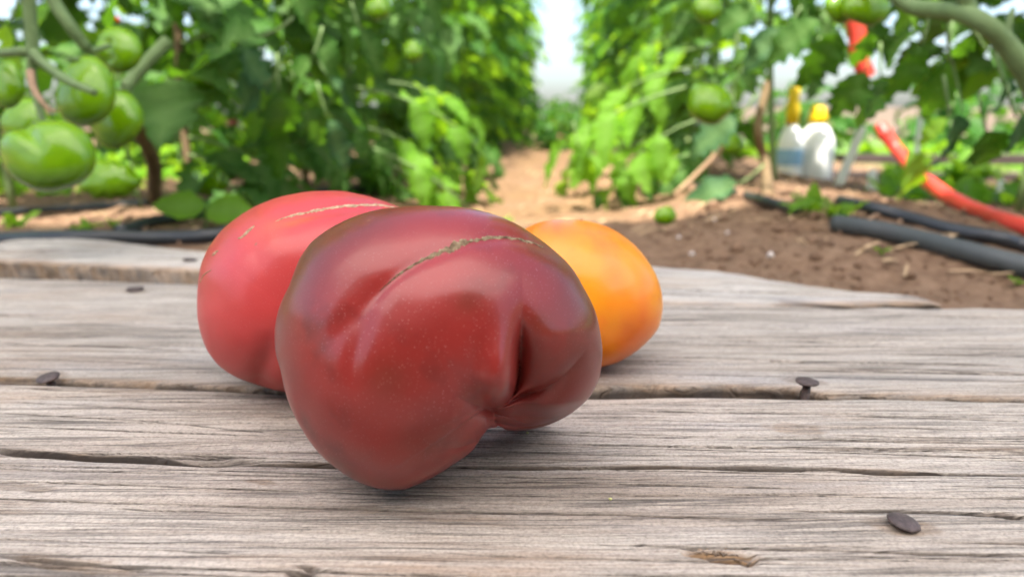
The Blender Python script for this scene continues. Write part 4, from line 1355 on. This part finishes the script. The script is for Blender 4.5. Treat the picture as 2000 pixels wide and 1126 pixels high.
for k, (pa, pb, Y, pool, up, w) in enumerate([
        ((1775, 300), (1815, 405), 1.13, LEAFLETS_YOUNG, (0.1, -1, 0.25), 1.15), ((1858, 225), (1885, 345), 0.92, LEAFLETS_BLUE, (0.2, -1, 0.2), 0.8), ((1925, 255), (1945, 362), 0.93, LEAFLETS, (-0.1, -1, 0.2), 1.1),
        ((1960, 160), (1985, 235), 0.9, LEAFLETS_BLUE, (0, -1, 0.3), 0.9), ((1800, 90), (1740, 215), 1.0, LEAFLETS, (0.2, -0.9, 0.4), 0.8), ((1850, 120), (1810, 250), 1.02, LEAFLETS, (-0.2, -0.9, 0.4), 0.8),
        ((1700, 60), (1665, 150), 1.05, LEAFLETS, (0.2, -0.9, 0.3), 0.9), ((1640, 60), (1560, 185), 1.1, LEAFLETS, (0.2, -0.9, 0.4), 0.9), ((1600, 40), (1480, 110), 1.12, LEAFLETS, (0.1, -0.8, 0.6), 0.8),
        ((1690, 140), (1630, 240), 1.1, LEAFLETS, (0.1, -0.9, 0.4), 0.9), ((1720, 150), (1712, 258), 1.12, LEAFLETS_BLUE, (-0.1, -0.9, 0.4), 0.8), ((1530, 60), (1420, 130), 1.2, LEAFLETS_BLUE, (0.1, -0.8, 0.6), 0.8),
        ((1600, 130), (1590, 215), 1.15, LEAFLETS_BLUE, (0.3, -0.9, 0.3), 0.8), ((1480, 10), (1380, 70), 1.2, LEAFLETS, (0.1, -0.8, 0.6), 0.8), ((1900, 70), (1850, 130), 1.05, LEAFLETS, (0.2, -0.9, 0.5), 0.8),
        ((1985, 230), (2020, 320), 0.9, LEAFLETS_BLUE, (0, -1, 0.2), 0.9), ((1760, -10), (1800, 60), 1.1, LEAFLETS_YOUNG, (0.2, -0.8, 0.5), 0.8), ((1560, -20), (1600, 50), 1.15, LEAFLETS, (0.2, -0.8, 0.5), 0.9),
        ((1930, 100), (1990, 150), 1.1, LEAFLETS, (0.2, -0.8, 0.5), 0.9), ((1850, 230), (1790, 285), 1.15, LEAFLETS_YOUNG, (0.2, -0.6, 0.8), 0.8), ((1440, 230), (1330, 300), 1.35, LEAFLETS_BLUE, (0.0, -0.8, 0.6), 0.8),
        ((1440, 360), (1290, 400), 1.25, LEAFLETS_BLUE, (0.0, -0.6, 0.8), 0.7), ((1130, 290), (1155, 380), 1.45, LEAFLETS_YOUNG, (-0.3, -0.9, 0.3), 0.8)]):
    lone_leaflet(pr, pa, pb, Y, pool, k + 3, up, 0.03, w)

# lit leaves that reach over the path
pL2, pR2 = [o for o in COL.objects if o.name.startswith('tomato_plant') and o.get('label') == near_l[1]][0], [o for o in COL.objects if o.get('label') == near_r[0]][0]
for k, (pa, pb, Y, Yb, pl_, kd) in enumerate([
        ((690, 170), (1010, 245), 1.42, 1.55, pL2, 'young'), ((760, 160), (960, 200), 1.5, 1.6, pL2, 'young'), ((720, 250), (930, 310), 1.40, 1.5, pL2, 'young'), ((730, 290), (960, 405), 1.36, 1.42, pL2, 'young'), ((760, 320), (900, 400), 1.40, 1.46, pL2, 'young'), ((800, 300), (1000, 370), 1.55, 1.7, pL2, 'young'), ((790, 250), (1010, 320), 1.75, 1.95, pL2, 'old'), ((850, 240), (1030, 300), 2.2, 2.5, pL2, 'old'), ((680, 300), (860, 390), 1.55, 1.6, pL2, 'old'), ((690, 120), (900, 190), 1.8, 1.9, pL2, 'old'),
        ((700, 30), (950, 110), 1.85, 2.0, pL2, 'old'), ((640, 220), (800, 330), 1.5, 1.55, pL2, 'old'), ((620, 290), (700, 385), 1.42, 1.42, pL2, 'old'),
        ((1340, 170), (1055, 275), 1.42, 1.5, pR2, 'young'), ((1370, 130), (1120, 180), 1.5, 1.6, pR2, 'young'), ((1370, 230), (1120, 340), 1.4, 1.45, pR2, 'young'), ((1400, 90), (1190, 120), 1.5, 1.62, pR2, 'young'), ((1380, 300), (1180, 330), 1.45, 1.5, pR2, 'young'), ((1330, 60), (1150, 130), 1.6, 1.7, pR2, 'young'), ((1330, 330), (1160, 390), 1.45, 1.5, pR2, 'old'), ((1300, 270), (1080, 320), 1.7, 1.85, pR2, 'young'), ((1260, 250), (1090, 295), 2.2, 2.4, pR2, 'old'), ((1420, 40), (1240, 40), 1.7, 1.8, pR2, 'old'),
        ((1420, 280), (1230, 350), 1.6, 1.6, pR2, 'old'), ((1500, 60), (1400, 180), 1.5, 1.4, pR2, 'old')]):
    aimed_leaf(pl_, at(*pa, Y), at(*pb, Yb), 'near', kd, (0, -0.6, 1), k)

round_fruit(1386, 202, 1.04, 44, 42, 'round green tomato hanging in the right row above the soil', 411, 5, 0.03, (1388, 162))
round_fruit(1299, 421, 1.06, 23, 18, 'small pale green tomato lying on the soil under a leaf', 412, 5, 0.03)
round_fruit(1690, 8, 0.98, 48, 44, 'dark green tomato at the top edge beside the thick stem', 413, 5, 0.03)
round_fruit(1640, 12, 1.02, 30, 34, 'green tomato at the top edge left of the dark one', 414, 4, 0.03)
round_fruit(1382, 16, 1.0, 30, 30, 'pale green tomato at the top edge of the right row', 415, 4, 0.03)
round_fruit(1430, 282, 1.6, 24, 22, 'small green tomato low in the right row near the stem', 416, 4, 0.03)
round_fruit(738, 14, 0.98, 24, 26, 'pale green tomato at the top edge of the left row', 417, 4, 0.03)
round_fruit(806, 100, 1.0, 20, 22, 'small pale green tomato in the middle of the left row', 418, 4, 0.03)
# stems of the right row near the soil
for pts, nm in (([on_soil(1500, 385), at(1495, 320, 1.5), at(1480, 250, 1.5), at(1500, 160, 1.55)], 'side_shoot'),):
    stem_part(pR2, pts, 0.011, 0.008, M_STEM_BROWN, nm)

# ------------------------------------------------------------------ pipes and hoses
def hose(name, pts, r, mat, label, cat, group=None, n=60, seg=12, wob=0.0006):
    P = smooth_path(pts, n)
    V, F = tube(P, r, seg, wob, 3)
    c = P[0]
    o = link(name, make_mesh(name, V - c, F, mat))
    o.location = c
    return tag(o, label, cat, group)


def lying(pixels, r, z=None):
    out = []
    for px, py in pixels:
        p = on_soil(px, py) if z is None else on_plane(px, py, z)
        out.append(np.array([p[0], p[1], p[2] + r * 0.8]))
    return out


hose('drip_pipe', [np.array([-1.9, 0.90, -0.02]), np.array([-1.3, 0.86, -0.022])] + lying([(-260, 490), (-120, 484), (0, 482), (130, 481), (280, 483), (400, 476), (470, 468), (560, 460), (700, 452)], 0.0105), 0.0105, M_PIPE, 'black irrigation pipe lying behind the pale board at the left', 'pipe', 'irrigation pipes')
hose('drip_pipe', [np.array([-2.0, 1.25, -0.025])] + lying([(-250, 440), (-100, 428), (0, 424), (110, 414), (200, 408), (290, 402)], 0.0065), 0.0065, M_PIPE, 'thin black irrigation pipe behind the thicker one at the left', 'pipe', 'irrigation pipes')
hose('drip_pipe', lying([(236, 462), (290, 446), (330, 437), (420, 416), (500, 394), (600, 384), (760, 372)], 0.0085), 0.0085, M_PIPE, 'black pipe running back from the left, behind the red tomato', 'pipe', 'irrigation pipes')
hose('drip_pipe', lying([(2330, 640), (2150, 585), (2000, 543), (1880, 510), (1760, 480), (1690, 462), (1630, 452)], 0.0112), 0.0112, M_PIPE_DUSTY, 'dusty thick irrigation pipe on the soil at the right', 'pipe', 'irrigation pipes')
hose('drip_pipe', lying([(2160, 520), (2000, 492), (1950, 482), (1860, 462), (1760, 432), (1690, 415), (1640, 404)], 0.0085), 0.0085, M_PIPE, 'black pipe behind the dusty thick one at the right', 'pipe', 'irrigation pipes')
hose('drip_pipe', lying([(1560, 420), (1530, 412), (1480, 398), (1420, 382), (1390, 376), (1330, 366)], 0.0075), 0.0075, M_PIPE, 'short dark pipe by the stem of the right row', 'pipe', 'irrigation pipes')

hose('red_hose', [at(2110, 475, 0.84), at(1990, 440, 0.92), at(1925, 418, 1.0), at(1860, 388, 1.1), at(1800, 345, 1.2), at(1755, 296, 1.28), at(1728, 262, 1.30)], 0.0108, M_RED_HOSE, 'red hose rising from the ground at the right edge', 'hose')
rh = [o for o in COL.objects if o.name == 'red_hose'][0]
V, F = lathe([(0.010, 0), (0.0128, 0.002), (0.0128, 0.010), (0.0105, 0.014), (0.0105, 0.024), (0.008, 0.027)], 14, at(1733, 268, 1.298), Vector(at(1712, 236, 1.31)) - Vector(at(1733, 268, 1.298)))
part('coupling', V, F, M_RED_HOSE, rh)
hose('red_hose', [at(1655, -60, 1.42), at(1664, 20, 1.42), at(1674, 70, 1.42), at(1676, 100, 1.42), at(1684, 128, 1.42), at(1694, 150, 1.42)], 0.016, M_RED_HOSE, 'orange red hose hanging behind the leaves at the upper right', 'hose')

# ------------------------------------------------------------------ garden beyond the right row
def stake(px0, py0, px1, py1, Y, w, label):
    a, b = at(px0, py0, Y), at(px1, py1, Y)
    a = a.copy(); a[2] = min(a[2], soil_z(a[0], a[1]) - 0.01)
    root = thing('plant_stake', a, label, 'stake', 'white stakes of the garden')
    d = Vector(b - a)
    M = frame(d, (0, -1, 0))
    L = d.length
    V = []
    for t, s in ((0, 1), (0.5, 1), (0.93, 0.98), (1.0, 0.35)):
        for x, y in ((-1, -0.35), (1, -0.35), (1, 0.35), (-1, 0.35)):
            V.append(np.array(M @ Vector((x * w * s, L * t, y * w * s))) + a)
    F = [[i * 4 + k, i * 4 + (k + 1) % 4, (i + 1) * 4 + (k + 1) % 4, (i + 1) * 4 + k] for i in range(3) for k in range(4)] + [[3, 2, 1, 0], [12, 13, 14, 15]]
    part('blade', np.array(V), F, M_WHITE, root, smooth=False)
    return root


stake(1632, 376, 1686, 245, 1.75, 0.010, 'white stake leaning to one side next to the white bottles')
stake(1703, 405, 1703, 330, 1.7, 0.010, 'short white stake standing under the bright green leaf')
stake(1948, 425, 1956, 352, 1.6, 0.009, 'white stake behind the red hose at the right edge')
stake(1794, 260, 1800, 215, 1.9, 0.006, 'thin white stake among leaves above the red hose')


def bottle(px, py_top, py_base, Y, r, label, cap_px, lab):
    top, base = at(px, py_top, Y), at(px, py_base, Y)
    h = top[2] - base[2]
    cap = at(px, cap_px, Y)[2] - top[2]
    base = np.array([top[0], top[1], base[2]])
    root = thing('spray_bottle', base, label, 'bottle', 'white bottles with yellow caps')
    V, F = lathe([(r * 0.92, 0), (r, 0.01), (r, h * 0.62), (r * 0.96, h * 0.72), (r * 0.72, h * 0.88), (r * 0.45, h * 0.96), (r * 0.42, h)], 24, base)
    part('body', V, F, M_WHITE, root)
    V, F = lathe([(r * 0.50, h - 0.004), (r * 0.52, h + cap * 0.3), (r * 0.46, h + cap * 0.55), (r * 0.42, h + cap * 0.9), (r * 0.30, h + cap)], 18, base)
    part('cap', V, F, M_YELLOW, root)
    if lab:
        V, F = lathe([(r * 1.006, h * 0.38), (r * 1.008, h * 0.40), (r * 1.008, h * 0.60), (r * 1.006, h * 0.62)], 24, base)
        part('label_band', V, F, M_LABEL, root)
    # it stands on a slab of timber
    return base


bb = [bottle(1547, 240, 372, 2.05, 0.034, 'white bottle with tall yellow cap and blue label band, behind the right row', 168, True),
      bottle(1597, 238, 368, 2.1, 0.050, 'broad white bottle with short yellow cap, next to the leaning stake', 205, False)]


def beam(a, b, hgt, dep, label, mat=M_TIMBER):
    a, b = np.array(a), np.array(b)
    root = thing('timber_beam', a, label, 'beam', 'dark beams of the raised bed')
    n = 14
    V = []
    for i, t in enumerate(np.linspace(0, 1, n)):
        p = a + (b - a) * t
        for y, z in ((-dep, 0), (dep, 0), (dep, hgt * 0.94), (dep * 0.9, hgt), (-dep * 0.9, hgt), (-dep, hgt * 0.94)):
            V.append(p + np.array([0, y, z + 0.004 * vnoise(np.array([[t * 7, z * 40]]), 44)[0]]))
    F = [[i * 6 + k, i * 6 + (k + 1) % 6, (i + 1) * 6 + (k + 1) % 6, (i + 1) * 6 + k] for i in range(n - 1) for k in range(6)] + [list(range(5, -1, -1)), [(n - 1) * 6 + k for k in range(6)]]
    part('timber', np.array(V), F, mat, root, smooth=False)


beam(at(1610, 352, 2.3), at(2300, 362, 2.3), 0.028, 0.04, 'lower dark timber beam of the raised bed at the right')
beam(at(1640, 318, 2.55), at(2350, 322, 2.55), 0.030, 0.04, 'upper dark timber beam behind the lower one at the right')

# low leafy crops in the sun beyond the right row
rg = random.Random(77)
for k in range(60):
    x = rg.uniform(0.80, 3.6); y = rg.uniform(1.75, 4.4)
    if abs(y - 2.3) < 0.12 or abs(y - 2.55) < 0.12 or (0.62 < x < 1.05 and y < 2.3): continue
    z = soil_z(x, y)
    crop = thing('crop_plant', (x, y, z), 'low bright leafy crop plant in the sunny bed beyond the right row', 'plant', 'crop plants beyond the right row')
    for j in range(9):
        a = rg.uniform(0, 6.28); e = rg.uniform(0.5, 1.2); L = rg.uniform(0.07, 0.15)
        d = Vector((math.cos(a) * math.cos(e), math.sin(a) * math.cos(e), math.sin(e)))
        link('leaf', PLAIN_LEAVES[j % 3] if k % 2 else LEAFLETS_YOUNG[j % 5], crop, frame(d, (-d.x, -d.y, 1.2)) @ Matrix.Scale(L, 4))

# shrubs and rows farther out, so the garden goes on behind the plants
for k, (x, y, h) in enumerate([(2.6, 4.6, 0.5), (3.3, 5.2, 0.6), (4.2, 5.0, 0.55), (5.0, 6.0, 0.7), (2.0, 5.4, 0.5), (3.8, 6.6, 0.7), (5.8, 7.0, 0.8), (1.7, 4.3, 0.35), (7, 8, 0.9), (0.36, 6.0, 0.26), (0.50, 7.0, 0.36), (0.40, 8.2, 0.5), (0.66, 9.2, 0.6)]):
    bush((x, y), h, 700 + 3 * k, 'low green shrub in the garden beyond the right row' if x > 1 else 'low green shrub closing the far end of the path', 'garden shrubs at the right' if x > 1 else 'shrubs at the end of the path', 'far', 22, leaf_len=(0.2, 0.34), zmin=0.03, name='garden_shrub')
for k, y in enumerate(np.arange(1.5, 7.0, 0.5)):
    bush((-1.75 + 0.0625 * y, y), 1.6, 801 + 3 * (k // 2) + (k % 2), 'tomato plant of the row seen behind the left row', 'tomato plants of the back row', 'far', 52, leaf_len=(0.22, 0.34), zmin=0.03)


def marigold(px, py, Y, r, label, mat=M_MARIGOLD, name='marigold'):
    c = at(px, py, Y)
    g = soil_z(c[0], c[1])
    root = thing(name, (c[0], c[1], g), label, 'flower', 'small flowers between the rows')
    V, F = tube(smooth_path([(c[0] + 0.01, c[1], g), (c[0] - 0.005, c[1], (g + c[2]) / 2), c], 8), 0.0018, 5)
    part('stem', V, F, M_STEM, root)
    for k in range(14):
        a = 2.4 * k; q = 0.35 + 0.65 * (k / 13)
        d = Vector((math.cos(a) * q, math.sin(a) * q, 1.1 - q))
        link('petal', PETAL[mat.name], root, Matrix.Translation(Vector(c) - root.location) @ frame(d, (0, 0, 1)) @ Matrix.Scale(r, 4))
    for k in range(3):
        link('leaf', LEAFLETS_YOUNG[k], root, Matrix.Translation(Vector((0, 0, 0.4 * (c[2] - g)))) @ frame((math.cos(2 * k), math.sin(2 * k), 0.3), (0, 0, 1)) @ Matrix.Scale(0.05, 4))


PETAL = {m.name: leaflet_mesh(900, low=True, mat=m, name='petal', width=0.42, plain=True) for m in (M_MARIGOLD, M_PINK)}
marigold(345, 196, 1.35, 0.013, 'orange flower showing between the stems left of the red tomato')
marigold(226, 42, 1.2, 0.009, 'small orange flower above the upper green tomato')
marigold(303, 230, 1.5, 0.009, 'small orange flower beside the brown stem at the left')
marigold(585, 243, 1.6, 0.008, 'tiny orange flower among the dark leaves of the left row')
marigold(705, 245, 1.7, 0.008, 'tiny orange flower deep in the left row above the red tomato')
marigold(455, 245, 1.7, 0.018, 'salmon pink flower behind the left row', M_PINK, 'pink_flower')
marigold(1080, 245, 7.0, 0.06, 'pink flower at the far end of the path', M_PINK, 'pink_flower')
marigold(1098, 272, 6.0, 0.05, 'dark pink flower low beside the far path', M_PINK, 'pink_flower')

# two broad leaves of a seedling in front of the left pipe
sb = on_soil(402, 444)
sd = thing('seedling', sb, 'seedling with two broad smooth leaves beside the left pipe', 'plant')
V, F = tube(smooth_path([sb, sb + (0.002, 0, 0.015), sb + (0.0, -0.004, 0.03)], 6), 0.0018, 6)
part('stem', V, F, M_STEM, sd)
for k, (pa, pb) in enumerate([((404, 405), (292, 400)), ((404, 408), (500, 408))]):
    a, b = Vector(at(*pa, sb[1] - 0.005)), Vector(at(*pb, sb[1] - 0.03))
    L = (b - a).length
    link('leaf', PLAIN_LEAVES[k], sd, Matrix.Translation(a - sd.location) @ frame(b - a, (0, -0.75, 0.8)) @ Matrix.Diagonal((L * 0.95, L, L * 0.5, 1)))


# weeds at the pipes
def weed(px, py, h, label, seed, n=9, mat=None):
    r_ = random.Random(seed)
    b = on_soil(px, py)
    w = thing('weed', b, label, 'weed', 'weeds beside the pipes')
    for k in range(n):
        a = r_.uniform(0, 6.28); L = h * r_.uniform(0.5, 1.1)
        d = Vector((math.cos(a) * 0.7, math.sin(a) * 0.4, r_.uniform(0.4, 1.2)))
        link('leaf', (PLAIN_LEAVES + LEAFLETS_YOUNG)[r_.randrange(6)], w, Matrix.Translation(Vector((r_.gauss(0, h * 0.25), r_.gauss(0, h * 0.2), 0))) @ frame(d, (-d.x, -d.y - 0.4, 1)) @ Matrix.Diagonal((L * 0.6, L, L, 1)))


weed(22, 446, 0.035, 'weed between the two pipes at the left edge', 1, 6)
weed(170, 452, 0.024, 'small weed behind the thick black pipe', 2, 7)
weed(225, 446, 0.020, 'tiny weed by the joint of the left pipes', 3, 5)
weed(1570, 420, 0.05, 'weed tuft on the soil below the white bottles', 4, 10)
weed(1640, 432, 0.04, 'weed tuft at the end of the dusty pipe', 5, 8)
weed(1718, 500, 0.014, 'tiny sprout on the bare soil below the dusty pipe', 6, 4)
weed(1990, 560, 0.016, 'tiny sprout at the right edge behind the middle board', 7, 4)
weed(985, 438, 0.02, 'small weed behind the maroon tomato', 9, 5)
# green ground cover of the sunny beds
def ground_cover():
    r_ = np.random.default_rng(31)
    Vs, Fs, off = [], [], 0
    for k in range(7000):
        y = 1.45 + 6 * r_.random() ** 1.6; x = r_.uniform(0.50 * y, 0.50 * y + 0.5 + 0.75 * y)
        if r_.random() < 0.5:
            y = 1.6 + 5 * r_.random(); x = -r_.uniform(0.75, 1.9) - 0.25 * (y - 1.6)
        if vnoise(np.array([[x * 3, y * 3]]), 7)[0] < -0.25: continue
        V, F = LOW[k % 5]
        a = r_.uniform(0, 6.28); e = r_.uniform(0.3, 1.2); L = r_.uniform(0.025, 0.07)
        M = np.array(frame((math.cos(a) * math.cos(e), math.sin(a) * math.cos(e), math.sin(e)), (0, 0, 1)).to_3x3()) * L
        Vs.append(V @ M.T + np.array([x, y, soil_z(x, y)])); Fs.append(F + off); off += len(V)
    me = make_mesh('ground_cover', np.vstack(Vs), np.vstack(Fs), M_LEAF_YOUNG, attrs={'rib': np.zeros(off)})
    tag(link('ground_cover', me), 'low green weeds covering the sunny beds beyond the rows', 'weeds', kind='stuff')


ground_cover()
for k, (pts) in enumerate([[(1540, 432), (1600, 405), (1660, 418), (1700, 430)], [(1600, 436), (1680, 412), (1740, 428)], [(1750, 440), (1775, 418), (1800, 436)], [(1690, 440), (1712, 420), (1735, 440)], [(1310, 385), (1350, 350), (1400, 300), (1410, 285)]]):
    P = [on_soil(*pts[0])] + [at(p[0], p[1], on_soil(*pts[0])[1] + 0.03) for p in pts[1:]]
    hose('dry_runner', P, 0.0022 if k < 4 else 0.005, M_DRY, ['dry yellow runner arching over the soil below the bottles', 'dry runner beside the end of the dusty pipe', 'small dry loop of stem above the dusty pipe', 'second small dry loop by the weed tuft', 'dry brown branch rising from the soil by the small green tomato'][k], 'stem', n=14, seg=5, wob=0.0003)


# ------------------------------------------------------------------ clods, straw and litter on the soil
def clods():
    rg_ = np.random.default_rng(5)
    base = [(0, 0, 1), (0.9, 0, 0.3), (0.28, 0.85, 0.3), (-0.72, 0.53, 0.3), (-0.72, -0.53, 0.3), (0.28, -0.85, 0.3), (0.6, 0.5, -0.4), (-0.4, 0.75, -0.4), (-0.8, 0, -0.4), (-0.4, -0.75, -0.4), (0.6, -0.5, -0.4), (0, 0, -0.8)]
    base = np.array(base, float)
    tri = [(0, 1, 2), (0, 2, 3), (0, 3, 4), (0, 4, 5), (0, 5, 1), (1, 6, 2), (2, 7, 3), (3, 8, 4), (4, 9, 5), (5, 10, 1), (2, 6, 7), (3, 7, 8), (4, 8, 9), (5, 9, 10), (1, 10, 6), (6, 11, 7), (7, 11, 8), (8, 11, 9), (9, 11, 10), (10, 11, 6)]
    tri = np.array(tri)
    Vs, Fs, off = [], [], 0
    n = 0
    while n < 5200:
        y = 0.46 + 2.4 * rg_.random() ** 1.7
        x = rg_.uniform(-0.85, 0.85) * (0.35 + 0.65 * y)
        lim = max(float(FAR_FAR(np.array([x]))[0]), float(MID_FAR(np.array([x]))[0])) if x < TIP_X else float(MID_FAR(np.array([x]))[0])
        if y < lim + 0.012: continue
        offp = x - CDIR[0] * y
        if abs(offp) < 0.25 and y > 1.25 and rg_.random() < 0.8: continue
        s = 0.0017 * math.exp(rg_.normal(0, 0.6)) * (1.3 if x > 0.2 else 1.0)
        v = base * s * rg_.uniform(0.7, 1.3, (12, 1)) * rg_.uniform(0.7, 1.3, (1, 3))
        Vs.append(v + np.array([x, y, soil_z(x, y) + s * 0.3])); Fs.append(tri + off); off += 12; n += 1
    me = make_mesh('soil_clods', np.vstack(Vs), np.vstack(Fs), simple('clod_soil', (0.17, 0.105, 0.066), 0.95, 0.6, 50, 0.1, 0.3))
    tag(link('soil_clods', me), 'crumbly brown clods of soil scattered behind the boards', 'soil', kind='stuff')
    Vs, Fs, off = [], [], 0
    for k in range(900):
        y = 0.7 + 2.6 * rg_.random() ** 1.3; x = rg_.uniform(-0.8, 0.7) * (0.3 + 0.6 * y)
        if y < 0.92 and x < TIP_X: continue
        L = rg_.uniform(0.006, 0.03); a = rg_.uniform(0, 3.14); w = rg_.uniform(0.0006, 0.0022)
        c = np.array([x, y, soil_z(x, y) + 0.003]); d = np.array([math.cos(a), math.sin(a), rg_.uniform(-0.1, 0.2)]) * L; s_ = np.array([-math.sin(a), math.cos(a), 0.3]) * w
        Vs.append([c - d - s_, c - d + s_, c + s_ * 1.4 + (0, 0, 0.002), c - s_ * 1.4 + (0, 0, 0.002), c + d + s_ * 0.5, c + d - s_ * 0.5])
        Fs += [[off, off + 3, off + 2, off + 1], [off + 3, off + 5, off + 4, off + 2]]; off += 6
    me = make_mesh('straw_litter', np.array(Vs).reshape(-1, 3), np.array(Fs), simple('straw', (0.40, 0.27, 0.15), 0.85, 0.5, 8))
    tag(link('straw_litter', me), 'dry straw and leaf litter strewn on the soil', 'litter', kind='stuff')
    # white grit
    for k, (px, py, r_) in enumerate([(1352, 500, 0.004), (1505, 503, 0.0045), (1326, 468, 0.003), (1420, 458, 0.003), (1395, 432, 0.003)]):
        p = on_soil(px, py)
        v = base * r_ * rg_.uniform(0.75, 1.25, (12, 1))
        o = link('pebble', make_mesh('pebble', v, tri, simple('pale_pebble%d' % k, (0.55, 0.48, 0.43), 0.9)))
        o.location = p + np.array([0, 0, r_ * 0.4])
        tag(o, ['pale pebble on the soil just behind the board, beside the orange tomato', 'largest pale pebble on the soil right of the orange tomato', 'small pale pebble behind the orange tomato', 'pale pebble in the middle of the bare soil', 'pale pebble near the small fallen green tomato'][k], 'pebble', 'pale pebbles in the soil')


clods()


# ------------------------------------------------------------------ garden wall beyond the beds
def garden_wall():
    w = thing('garden_wall', (9.0, 11.0, -0.05), 'pinkish beige wall in the sun beyond the garden at the right', 'wall')
    wm = simple('pink_render', (0.26, 0.19, 0.16), 0.9, 0.1, 3)
    for k in range(9):
        x0 = 3.0 + k * 1.3
        V = np.array([(x, yy, z) for z in (-0.1, 0.42) for x, yy in ((x0, 11.0), (x0 + 1.28, 11.0), (x0 + 1.28, 11.2), (x0, 11.2))])
        part('panel', V, [[0, 1, 5, 4], [1, 2, 6, 5], [2, 3, 7, 6], [3, 0, 4, 7], [4, 5, 6, 7]], wm, w, smooth=False)


garden_wall()
